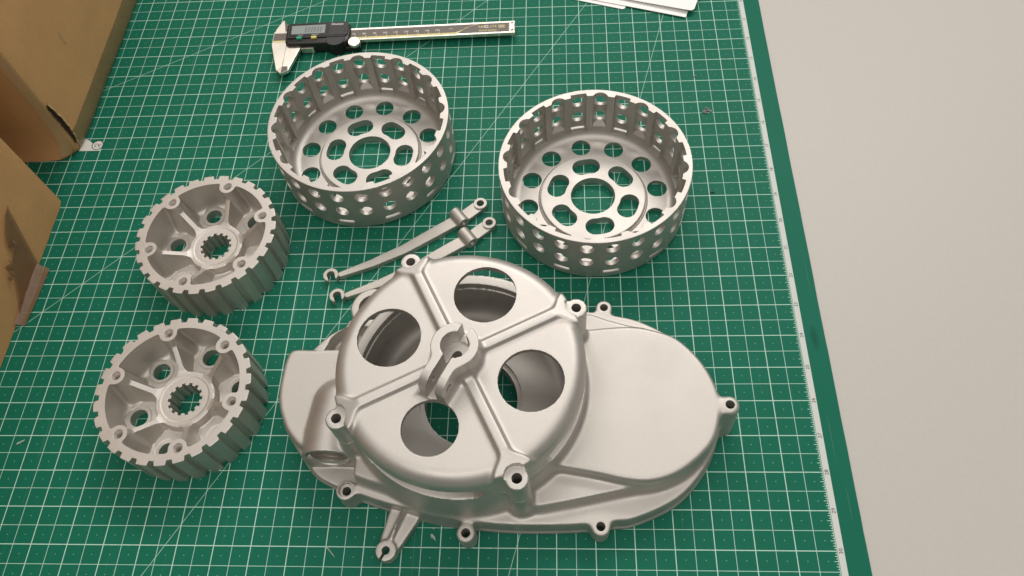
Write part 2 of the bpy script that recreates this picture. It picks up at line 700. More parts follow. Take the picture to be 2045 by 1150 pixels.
def ext(d2, z, z0, z1, r=0.0):
    """extruded 2D distance with rounded edges"""
    q = d2 + r
    w = np.abs(z - (z0 + z1) * 0.5) - (z1 - z0) * 0.5 + r
    return np.minimum(np.maximum(q, w), 0) + np.sqrt(np.maximum(q, 0) ** 2 + np.maximum(w, 0) ** 2) - r


def circ(X, Y, cx, cy, r):
    return np.sqrt((X - cx) ** 2 + (Y - cy) ** 2) - r


def seg2(X, Y, ax, ay, bx, by):
    dx, dy = bx - ax, by - ay
    t = np.clip(((X - ax) * dx + (Y - ay) * dy) / (dx * dx + dy * dy), 0, 1)
    return np.sqrt((X - ax - t * dx) ** 2 + (Y - ay - t * dy) ** 2), t


def rect2(X, Y, cx, cy, ang, hx, hy):
    c, s = math.cos(ang), math.sin(ang)
    u = np.abs((X - cx) * c + (Y - cy) * s) - hx
    v = np.abs(-(X - cx) * s + (Y - cy) * c) - hy
    return np.minimum(np.maximum(u, v), 0) + np.sqrt(np.maximum(u, 0) ** 2 + np.maximum(v, 0) ** 2)


def poly2(X, Y, pts):
    X = X[:, :, 0] if X.ndim == 3 else X
    Y = Y[:, :, 0] if Y.ndim == 3 else Y
    d = np.full(np.broadcast(X, Y).shape, 1e9, np.float32)
    ins = np.zeros(d.shape, bool)
    n = len(pts)
    for i in range(n):
        ax, ay = pts[i]
        bx, by = pts[(i + 1) % n]
        ex, ey = bx - ax, by - ay
        t = np.clip(((X - ax) * ex + (Y - ay) * ey) / (ex * ex + ey * ey + 1e-9), 0, 1)
        d = np.minimum(d, (X - ax - t * ex) ** 2 + (Y - ay - t * ey) ** 2)
        if ay != by:
            c = ((ay > Y) != (by > Y)) & (X < (Y - ay) / (by - ay) * ex + ax)
            ins ^= c
    d = np.sqrt(d)
    return np.where(ins, -d, d)[:, :, None].astype(np.float32)


def spline(pts, n=5):
    """closed Catmull-Rom through pts"""
    out = []
    m = len(pts)
    for i in range(m):
        p0, p1, p2, p3 = [np.array(pts[(i + j - 1) % m], float) for j in range(4)]
        for k in range(n):
            t = k / n
            out.append(tuple(0.5 * ((2 * p1) + (p2 - p0) * t + (2 * p0 - 5 * p1 + 4 * p2 - p3) * t * t + (3 * p1 - p0 - 3 * p2 + p3) * t ** 3)))
    return out


# ------------------------------------------------------------------ table and mat
bm = bmesh.new()
add_box(bm, -1400, 900, -900, 900, -30, -3.0)
table = bm_obj("table", bm, M_table)
table["kind"] = "structure"

bm = bmesh.new()
edge = []
yy = -420.0
# cut edge of the mat: straight but slightly nicked
right = []
while yy < 560:
    right.append((19.0 + rng.uniform(-0.18, 0.12), yy))
    yy += rng.uniform(6, 26)
pts = [(-900, -420)] + right + [(19.0, 575), (-900, 575)]
add_prism(bm, pts, -2.9, 0.0)
mat_o = bm_obj("cutting_mat", bm, M_mat)
tag(mat_o, "green self-healing cutting mat with a white inch grid under everything", "cutting mat")
for n in range(10, 32):
    text_obj("ruler_number", str(n), 4.6, M_dark, mat_o, (2.55, -(n - 22) * 25.4, 0.06), rz=math.pi / 2, flatten=(0.82, 0.78))
# paper-size marker
bm = bmesh.new()
add_prism(bm, [(-604, 138.3), (-583.4, 138.3), (-585.4, 140.3), (-589, 143.2), (-594, 147), (-599, 151), (-604, 153)], 0.02, 0.05)
mk = bm_obj("size_marker", bm, M_whiteprint, mat_o)
bm = bmesh.new()
add_prism(bm, [(-588.6 + 5.4 * math.cos(t * math.pi / 16), 144.6 + 5.4 * math.sin(t * math.pi / 16)) for t in range(32)], 0.06, 0.08)
bm_obj("marker_ring", bm, M_dark, mk)
bm = bmesh.new()
add_prism(bm, [(-588.6 + 4.7 * math.cos(t * math.pi / 16), 144.6 + 4.7 * math.sin(t * math.pi / 16)) for t in range(32)], 0.09, 0.11)
bm_obj("marker_disc", bm, M_whiteprint, mk)
text_obj("marker_text", "A2", 5.6, M_dark, mk, (-588.5, 144.6, 0.15), rz=math.pi)

# ------------------------------------------------------------------ clutch basket (perforated drum)
TAU = 2 * math.pi


def build_basket():
    F = Field((-76, -76, -1.2), (76, 76, 52.5), 0.5)
    S, X, Y, Z = F.sl(None)
    r = np.sqrt(X * X + Y * Y)
    a = np.arctan2(Y, X)
    # sector-folded coordinates, period 30 deg: flat pocket at 0, round pocket at 15
    def fold(per, off=0.0):
        b = (a - off) / per
        b = (b - np.round(b)) * per
        return r * np.cos(b), r * np.sin(b)
    P30 = math.radians(30)
    u0, v0 = fold(P30)
    u1, v1 = fold(P30, P30 / 2)
    d = ext(r - 74.0, Z, -12, 51, 0.5)
    # rounded lower outside corner
    d = np.maximum(d, ext(r - 74.0, Z, 0, 70, 5.0))
    # inside
    inner = ext(r - 67.2, Z, 4.2, 90, 8.0)
    d = np.maximum(d, -inner)
    # flat-bottomed pockets
    pk = np.maximum(np.abs(v0) - 6.3, np.maximum(60.0 - u0, np.sqrt(u0 * u0 + v0 * v0) - 70.1))
    pk = np.maximum(pk, 8.6 - Z)
    d = np.maximum(d, -pk)
    # scalloped round pockets, ramped at the bottom
    pr = np.sqrt((u1 - 64.6) ** 2 + v1 ** 2) - 6.35
    pr = np.maximum(pr, 14.5 - Z - (67.0 - u1) * 1.2)
    pr = np.maximum(pr, 60.0 - u1)
    d = np.maximum(d, -pr)
    # windows, two rows
    for zc in (42.0, 24.3):
        for (u, v) in ((u0, v0), (u1, v1)):
            w = np.sqrt(v * v + (Z - zc) ** 2) - 5.3
            d = np.maximum(d, -np.maximum(w, 60 - u))
    # thin slots under the flat pockets
    w = np.maximum(np.abs(v0) - 5.3, 0)
    w = np.sqrt(w * w + (Z - 10.4) ** 2) - 1.75
    d = np.maximum(d, -np.maximum(w, 62.5 - u0))
    # raised centre disc
    d = np.minimum(d, ext(r - 42.3, Z, -5, 7.4, 0.4) + 0)
    d = np.maximum(d, -Z)
    # relief groove at the disc's foot
    gv = np.sqrt((r - 43.3) ** 2 + (Z - 4.4) ** 2) - 1.1
    d = np.maximum(d, -gv)
    # openings
    d = np.maximum(d, -(r - 17.9))
    d = np.maximum(d, -(np.sqrt((u0 - 53.2) ** 2 + v0 ** 2) - 8.0))
    P60 = math.radians(60)
    b = a / P60
    b = (b - np.round(b)) * P60
    c9 = math.radians(7.4)
    bc = np.abs(b) - np.clip(np.abs(b), 0, c9)
    cx = 30.2
    ku, kv = r * np.cos(bc), r * np.sin(bc)
    d = np.maximum(d, -(np.sqrt((ku - cx) ** 2 + kv ** 2) - 7.6))
    F.f[:] = d
    root = empty("clutch_basket", (0, 0, 0))

    def lab(c):
        rr = np.hypot(c[:, 0], c[:, 1])
        ang = np.degrees(np.arctan2(c[:, 1], c[:, 0])) % 360
        L = np.zeros(len(c), int)                       # side_wall
        names = ["side_wall", "floor_plate", "centre_disc"]
        L[(rr < 66.5) & (c[:, 2] < 12)] = 1
        L[(rr < 43.0)] = 2
        # 24 drive teeth between the pockets
        tooth = (rr < 70.0) & (rr > 60) & (c[:, 2] > 9)
        t = ((ang - 7.5) / 15.0)
        near = np.abs(t - np.round(t)) * 15.0 < 3.1
        ti = np.round(t).astype(int) % 24
        mm = tooth & near
        L[mm] = 3 + ti[mm]
        names += ["drive_tooth"] * 24
        return L, names
    split_parts(root, F, lab, M_drum)
    return root


# ------------------------------------------------------------------ clutch hub (toothed wheel)
def build_hub():
    F = Field((-56.5, -56.5, -1.0), (56.5, 56.5, 38.2), 0.5)
    S, X, Y, Z = F.sl(None)
    r = np.sqrt(X * X + Y * Y)
    a = np.arctan2(Y, X)

    def fold(n, off=0.0):
        per = TAU / n
        b = (a - off) / per
        b = (b - np.round(b)) * per
        return r * np.cos(b), r * np.sin(b)
    d = ext(r - 54.5, Z, 0, 37, 0.4)
    d = np.maximum(d, -(ext(r - 46.6, Z, 8.6, 80, 5.0)))
    d = d.astype(np.float32)

    def smin(p, q, k):
        h = np.maximum(k - np.abs(p - q), 0) / k
        return np.minimum(p, q) - h * h * k * 0.25
    u6, v6 = fold(6)
    # screw pillars under the rim, flaring towards the floor
    pil = np.sqrt((u6 - 44.4) ** 2 + v6 ** 2) - (6.3 + np.clip(31 - Z, 0, 30) * 0.17)
    pil = np.maximum(pil, Z - 37.0)
    out = r - 52.0
    pil = np.maximum(pil, out)
    d = smin(d, pil, 2.6)
    # sloping webs
    zt = 18.0 + (u6 - 22.0) * (12.0 / 17.5)
    web = np.maximum(np.abs(v6) - (1.75 + np.clip(24.5 - u6, 0, 4) * 0.45 + np.clip(u6 - 37, 0, 4) * 0.4 + np.clip(zt - 3 - Z, 0, 14) * 0.30), np.maximum(Z - zt, np.maximum(15 - u6, u6 - 44)))
    d = smin(d, web, 0.8)
    # centre boss
    bs = ext(r - 21.3, Z, -5, 17.2, 0.9)
    d = smin(d, bs, 2.0)
    d = np.maximum(d, Z - 37.0)
    d = np.maximum(d, -Z)
    # fine turned step on the boss
    d = np.maximum(d, -np.maximum(np.maximum(r - 17.2, 16.95 - Z), 9 - r))
    # bolt holes with spot faces
    h6u, h6v = fold(6, math.radians(30))
    hh = np.sqrt((h6u - 36.8) ** 2 + h6v ** 2)
    d = np.maximum(d, -(hh - 6.4))
    d = np.maximum(d, -ext(hh - 9.3, Z, 8.25, 12.0, 0.2))
    # tapped holes
    d = np.maximum(d, -np.maximum(np.sqrt((u6 - 44.4) ** 2 + v6 ** 2) - 2.75, 20 - Z))
    cs = np.sqrt((u6 - 44.4) ** 2 + v6 ** 2)
    d = np.maximum(d, -np.maximum(cs - 2.75 - np.clip(Z - 36.2, 0, 2), 34 - Z))
    # splined bore, 14 grooves
    s14u, s14v = fold(14)
    gr = np.maximum(np.abs(s14v) - 1.25, s14u - 12.35)
    d = np.maximum(d, -np.minimum(r - 10.7, np.maximum(gr, 6 - s14u)))
    # 27 outer teeth: gap centred on angle 0
    t27u, t27v = fold(27)
    gap = np.maximum(np.abs(t27v) - (1.75 + np.clip(t27u - 51.2, 0, 6) * 0.27), 51.2 - t27u)
    d = np.maximum(d, -gap)
    F.f[:] = d
    root = empty("clutch_hub", (0, 0, 0))

    def lab(c):
        rr = np.hypot(c[:, 0], c[:, 1])
        ang = np.degrees(np.arctan2(c[:, 1], c[:, 0])) % 360
        names = ["toothed_rim", "bowl", "splined_boss"]
        L = np.zeros(len(c), int)
        L[(rr < 46.9)] = 1
        L[(rr < 21.6)] = 2
        b6 = np.round(ang / 60).astype(int) % 6
        da = np.radians(ang - np.round(ang / 60) * 60)
        u, v = rr * np.cos(da), rr * np.sin(da)
        s = (np.hypot(u - 44.4, v) < 7.1) & (c[:, 2] > 18) & (rr < 51)
        L[s] = 3 + b6[s]
        names += ["screw_boss"] * 6
        zt = 18.0 + (u - 22.0) * (12.0 / 17.5)
        w = (np.abs(v) < 3.2) & (u > 21.6) & (u < 39) & (c[:, 2] > 13) & (L == 1)
        L[w] = 9 + b6[w]
        names += ["web"] * 6
        p27 = 360 / 27
        ti = np.floor(ang / p27).astype(int) % 27
        t = (rr > 51.6)
        L[t] = 15 + ti[t]
        names += ["tooth"] * 27
        return L, names
    parts = split_parts(root, F, lab, M_hub)
    # screw threads inside the six tapped holes
    for i in range(6):
        if 3 + i not in parts:
            continue
        bm = bmesh.new()
        prof = []
        z = 36.0
        while z > 22:
            prof += [(2.72, z), (2.25, z - 0.6)]
            z -= 1.2
        aa = math.radians(60 * i)
        add_lathe(bm, prof, 44.4 * math.cos(aa), 44.4 * math.sin(aa), 20)
        bm_obj("thread", bm, M_thread, parts[3 + i], smooth=False)
    return root


# ------------------------------------------------------------------ release lever
def build_lever():
    """local frame: hook centre at origin, x towards the eye; z=0 on the mat"""
    ang = math.atan2(66.5, 115.5)
    ca, sa = math.cos(-ang), math.sin(-ang)

    def loc(p):
        x, y = p[0] + 353.5, p[1] - 2.0
        return (x * ca - y * sa, x * sa + y * ca)
    eye = loc((-238.0, 68.5))
    F = Field((-9, -22, -1.0), (142, 12, 13), 0.4)
    cl = [loc(p) for p in [(-238, 68.5), (-254, 54.5), (-270, 44.0), (-297.5, 25.6), (-322, 13.0), (-345.8, 3.0)]]
    S, X, Y, Z = F.sl(None)
    # bar: tapered capsule chain
    wid = [5.2, 5.0, 4.9, 4.3, 3.4, 2.3]
    hts = [5.6, 5.4, 5.6, 5.4, 5.0, 4.6]
    fine = []
    for i in range(len(cl) - 1):
        fine.append((cl[i], cl[i + 1], wid[i], wid[i + 1], hts[i], hts[i + 1]))
    for (p, q, w0, w1, h0, h1) in fine[1:]:
        dd, t = seg2(X, Y, p[0], p[1], q[0], q[1])
        F.add(lambda X, Y, Z: ext(dd - (w0 + (w1 - w0) * t), Z, 0.3, 5.6, 0.7))
    # tab with eye
    p, q = cl[0], cl[1]
    dd, t = seg2(X, Y, p[0], p[1], q[0], q[1])
    F.add(lambda X, Y, Z: ext(dd - 5.3, Z, 0.3, 4.6, 0.6))
    F.add(lambda X, Y, Z: ext(circ(X, Y, p[0], p[1], 5.5), Z, 0.2, 6.0, 0.4))
    # cross barrel
    bd = np.array(cl[2]) - np.array(cl[0])
    bd = bd / np.linalg.norm(bd)
    pn = np.array([-bd[1], bd[0]])
    bc = np.array(cl[1]) + bd * 0.5
    lx = (X - bc[0]) * bd[0] + (Y - bc[1]) * bd[1]
    ly = (X - bc[0]) * pn[0] + (Y - bc[1]) * pn[1]
    rad = np.sqrt(lx ** 2 + (Z - 5.3) ** 2)
    F.add(lambda X, Y, Z: ext(rad - 5.1, ly, -8.0, 6.6, 0.5), k=1.6)
    F.sub(lambda X, Y, Z: np.maximum(rad - 2.4, np.abs(ly) - 30))
    F.sub(lambda X, Y, Z: circ(X, Y, p[0], p[1], 3.0) + 0 * Z)
    # hook: C-ring open towards the lower right
    F.add(lambda X, Y, Z: ext(circ(X, Y, 0, 0, 5.9), Z, 0.2, 6.4, 0.4))
    F.sub(lambda X, Y, Z: circ(X, Y, 0, 0, 3.2) + 0 * Z)
    oa = math.radians(-70) - ang
    s2, t2 = seg2(X, Y, 0, 0, 14 * math.cos(oa), 14 * math.sin(oa))
    F.sub(lambda X, Y, Z: s2 - 2.9 + 0 * Z)
    root = empty("release_lever", (0, 0, 0))

    def lab(c):
        L = np.zeros(len(c), int)
        names = ["bar", "hook", "barrel", "eye"]
        L[np.hypot(c[:, 0], c[:, 1]) < 6.6] = 1
        l2 = (c[:, 0] - bc[0]) * bd[0] + (c[:, 1] - bc[1]) * bd[1]
        L[np.abs(l2) < 5.6] = 2
        L[np.hypot(c[:, 0] - p[0], c[:, 1] - p[1]) < 6.0] = 3
        return L, names
    parts = split_parts(root, F, lab, M_arm)
    # thread in the barrel bore
    bm = bmesh.new()
    prof = []
    z = -7.6
    while z < 6.4:
        prof += [(2.38, z), (1.95, z + 0.5)]
        z += 1.0
    add_lathe(bm, prof, 0, 0, 18)
    M = Matrix(((bd[0], 0, pn[0], bc[0]), (bd[1], 0, pn[1], bc[1]), (0, 1, 0, 5.3), (0, 0, 0, 1)))
    bmesh.ops.transform(bm, matrix=M, verts=bm.verts)
    bm_obj("thread", bm, M_thread, parts[2])
    return root, ang


# ------------------------------------------------------------------ inner primary case and outer clutch cover
CX, CY = -237.0, -105.9
BOSS = [math.radians(26.8 + 90 * i) for i in range(4)]
BR = 82.45


PLAT_LEFT = [(-300, -73.4), (-330.0, -73.7), (-348.9, -74.2), (-360.5, -74.0), (-365.2, -75.8), (-367.0, -80.5), (-368.0, -87.4), (-368.4, -104.4),
             (-366.3, -116.8), (-361.6, -128.1), (-355.9, -136.9), (-344.8, -146.2), (-322, -150), (-300, -140)]


def build_case():
    org = (CX, CY, 0)
    F = Field((-374, -219, -1.4), (-52, -26, 56.0), 0.65)
    # --- flange
    fl = spline([(-368.3, -108), (-365.5, -126.0), (-352.5, -144.5), (-341.3, -157.2), (-328, -164.2), (-310.5, -172), (-290.5, -178.6),
                 (-265.3, -184.7), (-247.6, -188.2), (-228.2, -191), (-204.5, -192.7), (-175.7, -192.5), (-157.2, -191.4),
                 (-141.7, -189.6), (-127.1, -187.6), (-100.6, -175.4), (-81.9, -156.6), (-70.5, -135.4), (-67.5, -116), (-72.5, -94),
                 (-84, -74), (-98, -59), (-117.4, -48), (-133.1, -43.6), (-154.8, -39.5), (-185, -33.5), (-225, -30), (-262, -33), (-295, -40),
                 (-326.6, -44.2), (-331.5, -50.2), (-341.6, -56.6), (-353.3, -69), (-364.5, -86)], 4)
    S, X, Y, Z = F.sl((-374, -219, -2, -52, -26, 24))
    d2 = poly2(X, Y, fl)
    bbf = (-374, -219, -2, -52, -26, 24)
    lugs = [(-141.8, -36.9, 20, 5.9), (-149.7, -193.2, 20, 6.0), (-235.3, -197.8, 20, 6.0), (-316.2, -170.9, 20, 6.6), (-64.4, -119.6, 39, 6.4)]

    def smin2(p, q, k):
        h = np.maximum(k - np.abs(p - q), 0) / k
        return np.minimum(p, q) - h * h * k * 0.25
    d2l = d2
    for lx, ly, lz, lr in lugs[:4]:
        d2l = smin2(d2l, circ(X, Y, lx, ly, lr), 5.0)
    F.add(lambda X, Y, Z: ext(d2l, Z, 0, 20, 1.2), bbf)
    F.add(lambda X, Y, Z: ext(d2 - 1.6, Z, 0, 3.2, 0.6), bbf, 1.0)
    # --- housing drum
    rr = lambda X, Y: np.sqrt((X - CX) ** 2 + (Y - CY) ** 2)
    hb = (CX - 95, CY - 95, -2, CX + 95, CY + 95, 56)
    # --- lower tiers
    t1 = spline([(-193.7, -174.6), (-192.5, -183.0), (-175.4, -180.9), (-154, -176.6), (-132.5, -172), (-112, -168), (-92, -158), (-80, -140), (-74, -118),
                 (-80, -92), (-94, -70), (-112, -59.5), (-124.1, -56.8), (-140, -52), (-157, -47.2), (-175, -60), (-185, -110)], 4)
    bb1 = (-205, -192, -2, -64, -38, 36)
    S, X, Y, Z = F.sl(bb1)
    p1 = poly2(X, Y, t1)
    F.add(lambda X, Y, Z: ext(p1 + (Z - 30) * 0.16, Z, -20, 30, 1.6), bb1, 4.5)
    tl = spline([(-313, -135), (-309.9, -154.5), (-309.9, -162.4), (-305.4, -165.4), (-285.4, -172.0), (-262, -180.2), (-245, -178), (-250, -150), (-285, -130)], 4)
    bbl = (-325, -195, -2, -235, -120, 38)
    S, X, Y, Z = F.sl(bbl)
    p3 = poly2(X, Y, tl)
    F.add(lambda X, Y, Z: ext(p3 + (Z - 31) * 0.16, Z, -20, 31, 2.0), bbl, 4.5)
    # --- plateaus
    pr = spline([(-160, -64.2), (-140, -62.6), (-123.0, -62.2), (-108, -65.5), (-94, -72.0), (-80.6, -87.2), (-72.6, -104.5), (-70.8, -118.6),
                 (-72.8, -132), (-80.2, -147.2), (-98.4, -162.6), (-116.5, -169.2), (-133.0, -168.8), (-153.9, -164.4), (-178, -160.4), (-200, -158), (-200, -64.2)], 4)
    bb2 = (-212, -180, -2, -52, -50, 46)
    S, X, Y, Z = F.sl(bb2)
    p2 = smin2(poly2(X, Y, pr), circ(X, Y, -64.4, -119.6, 6.3), 7.0)
    F.add(lambda X, Y, Z: ext(p2 + (Z - 40) * 0.05, Z, -20, 40, 2.4), bb2, 3.0)
    pl = spline(PLAT_LEFT, 4)
    bb3 = (-376, -160, -2, -290, -64, 40)
    S, X, Y, Z = F.sl(bb3)
    p4 = poly2(X, Y, pl)
    F.add(lambda X, Y, Z: ext(p4 + (Z - 32) * 0.03, Z, -20, 32, 2.6), bb3, 2.0)
    # --- recessed pocket between the left flange and the housing
    pk = spline([(-324, -48.5), (-331.4, -52.2), (-337.2, -56), (-341.0, -60.5), (-342.5, -65), (-344.5, -70), (-344.5, -75.5), (-318, -74.5), (-300, -62), (-308, -50)], 4)
    bbk = (-350, -80, 4, -290, -40, 30)
    S, X, Y, Z = F.sl(bbk)
    pkd = poly2(X, Y, pk)
    F.sub(lambda X, Y, Z: ext(pkd, Z, 7, 60, 2.0), bbk, 1.0)
    # --- threaded port, axis along Y
    bbp = (-356, -158, -2, -300, -78, 50)
    F.add(lambda X, Y, Z: np.maximum(np.sqrt((X + 329.5 - np.clip(Y + 135, 0, 40) * 0.12) ** 2 + (Z - 22.5) ** 2 + np.maximum(Y + 112, 0) ** 2) - 17.9, -151.0 - Y), bbp, 1.6)
    F.sub(lambda X, Y, Z: np.maximum(np.maximum(Y + 151.2, np.abs(X + 330.5) - 21.0), 6.0 - Z) + 0, (-358, -182, 2, -306, -148, 48), 0.8)
    F.sub(lambda X, Y, Z: np.maximum(np.sqrt((X + 329.5) ** 2 + (Z - 22.5) ** 2) - 14.2 - np.clip(-148.5 - Y, 0, 3) * 0.6, Y + 112), (-346, -160, 4, -312, -105, 42))
    # --- housing wall and bosses
    F.add(lambda X, Y, Z: ext(rr(X, Y) - 79.2 + (Z - 52) * 0.085, Z, -20, 52, 0.3), hb, 4.0)
    for a in BOSS:
        bx, by = CX + BR * math.cos(a), CY + BR * math.sin(a)
        F.add(lambda X, Y, Z: ext(circ(X, Y, bx, by, 7.2) + (Z - 52) * 0.02, Z, -20, 52, 0.3), (bx - 22, by - 22, -2, bx + 22, by + 22, 56), 4.0)
    # --- breather ring
    rx, ry = -307.6, -45.5
    F.add(lambda X, Y, Z: ext(circ(X, Y, rx, ry, 15.6), Z, -10, 40, 0.5), (rx - 20, ry - 20, -2, rx + 20, ry + 20, 44), 2.0)
    # --- screw lug standing in front of the port
    F.add(lambda X, Y, Z: ext(circ(X, Y, -316.2, -170.9, 6.6), Z, 0, 20, 0.6), (-326, -181, -2, -306, -161, 24), 2.0)
    # foot lip under the tall lug
    F.add(lambda X, Y, Z: ext(circ(X, Y, -64.4, -119.6, 7.6), Z, 0, 6, 0.8), (-76, -130, -2, -53, -108, 10), 1.5)
    # --- slotted tab
    tx, ty = -287.9, -207.0
    def tab(X, Y, Z):
        dd, t = seg2(X, Y, tx, ty, -277.5, -182)
        return ext(dd - (6.4 + 4.3 * t), Z, 0, 8.0, 0.8)
    F.add(tab, (tx - 14, ty - 14, -2, -258, -170, 12), 1.6)
    def tabrib(X, Y, Z):
        dd, t = seg2(X, Y, tx + 2, ty + 6, -278.0, -182)
        return np.maximum(dd - 1.2 - (10 - Z) * 0.12, Z - 9.0 - t * 9.0)
    F.add(tabrib, (tx - 6, ty, -2, -266, -172, 22), 1.8)
    F.add(lambda X, Y, Z: ext(circ(X, Y, tx, ty, 6.9), Z, 0, 9.6, 0.4), (tx - 12, ty - 12, -2, tx + 12, ty + 12, 12), 0.8)
    np.minimum(F.f, 6.0, out=F.f)
    F.soften(2)
    F.f[:] = np.maximum(F.f, -F.ax[2][None, None, :])
    # --- cavities and holes
    F.sub(lambda X, Y, Z: ext(rr(X, Y) - 71.0, Z, 16.0, 140, 11.0), hb)
    F.sub(lambda X, Y, Z: ext(rr(X, Y) - 72.0, Z, 46, 140, 0.3), hb)
    F.sub(lambda X, Y, Z: ext(rr(X, Y) - 36.0, Z, 13.0, 60, 0.3), (CX - 40, CY - 40, -2, CX + 40, CY + 40, 40))
    F.sub(lambda X, Y, Z: rr(X, Y) - 32.7 + 0 * Z, (CX - 40, CY - 40, -2, CX + 40, CY + 40, 40))
    F.sub(lambda X, Y, Z: np.maximum(circ(X, Y, rx, ry, 9.8), 8 - Z) + 0, (rx - 14, ry - 14, -2, rx + 14, ry + 14, 44), 1.0)
    for lx, ly, lz, lr in lugs:
        F.sub(lambda X, Y, Z: circ(X, Y, lx, ly, 2.95) + 0 * Z, (lx - 5, ly - 5, -2, lx + 5, ly + 5, lz + 3))
    lx, ly = lugs[3][:2]
    F.sub(lambda X, Y, Z: ext(circ(X, Y, lx, ly, 4.9), Z, 16.5, 40, 0.2), (lx - 8, ly - 8, 10, lx + 8, ly + 8, 25))
    F.sub(lambda X, Y, Z: circ(X, Y, tx, ty, 2.7) + 0 * Z, (tx - 6, ty - 6, -2, tx + 6, ty + 6, 14))
    sa = math.radians(-118)
    def slot(X, Y, Z):
        dd, t = seg2(X, Y, tx, ty, tx + 14 * math.cos(sa), ty + 14 * math.sin(sa))
        return dd - 0.95 + 0 * Z
    F.sub(slot, (tx - 14, ty - 14, -2, tx + 6, ty + 6, 14))
    for a in BOSS:
        bx, by = CX + BR * math.cos(a), CY + BR * math.sin(a)
        F.sub(lambda X, Y, Z: circ(X, Y, bx, by, 3.1) + 0 * Z, (bx - 6, by - 6, 22, bx + 6, by + 6, 60))
    root = empty("primary_case", org)

    def lab(c):
        r = np.hypot(c[:, 0] - CX, c[:, 1] - CY)
        z = c[:, 2]
        L = np.zeros(len(c), int)
        names = ["flange", "housing_wall", "housing_floor", "flat_bulge", "side_bulge", "threaded_port", "breather_ring", "slotted_tab"]
        L[(c[:, 0] > -190) & (z > 20.8) & (r > 80)] = 3
        L[(c[:, 0] < -300) & (z > 20.8) & (r > 80) & (c[:, 1] < -70)] = 4
        L[(np.hypot(c[:, 0] + 329.5, z - 22.5) < 19.6) & (c[:, 1] < -98) & (c[:, 1] > -152) & (r > 79) & ((z > 24) | (c[:, 1] < -112))] = 5
        L[(r < 85) & (z > 21)] = 1
        L[(r < 71.5) & (z < 30)] = 2
        L[np.hypot(c[:, 0] - rx, c[:, 1] - ry) < 16.2] = 6
        L[(np.hypot(c[:, 0] - tx, c[:, 1] - ty) < 8) | ((c[:, 1] < -190) & (np.abs(c[:, 0] + 282) < 14))] = 7
        L[(r < 71.5) & (L == 6)] = 1
        for i, (lx, ly, lz, lr) in enumerate(lugs):
            L[np.hypot(c[:, 0] - lx, c[:, 1] - ly) < lr + 0.8] = 8 + i
            names.append("fixing_lug")
        for i, a in enumerate(BOSS):
            s = (np.hypot(c[:, 0] - CX - BR * math.cos(a), c[:, 1] - CY - BR * math.sin(a)) < 8.0) & (z > 21)
            L[s] = 13 + i
            names.append("bolt_boss")
        return L, names
    parts = split_parts(root, F, lab, M_case, org)
    # internal thread of the port
    bm = bmesh.new()
    prof = [(14.25, 0)]
    z = 0.8
    while z < 36:
        prof += [(14.1, z), (12.5, z + 1.1), (12.5, z + 1.4), (14.1, z + 2.5)]
        z += 2.8
    add_lathe(bm, prof, 0, 0, 64)
    Mx = Matrix(((1, 0, 0, -329.5 - CX), (0, 0, 1, -150.6 - CY), (0, 1, 0, 22.5), (0, 0, 0, 1)))
    bmesh.ops.transform(bm, matrix=Mx, verts=bm.verts)
    bm_obj("thread", bm, M_thread, parts.get(5, root), smooth=False)
    return root


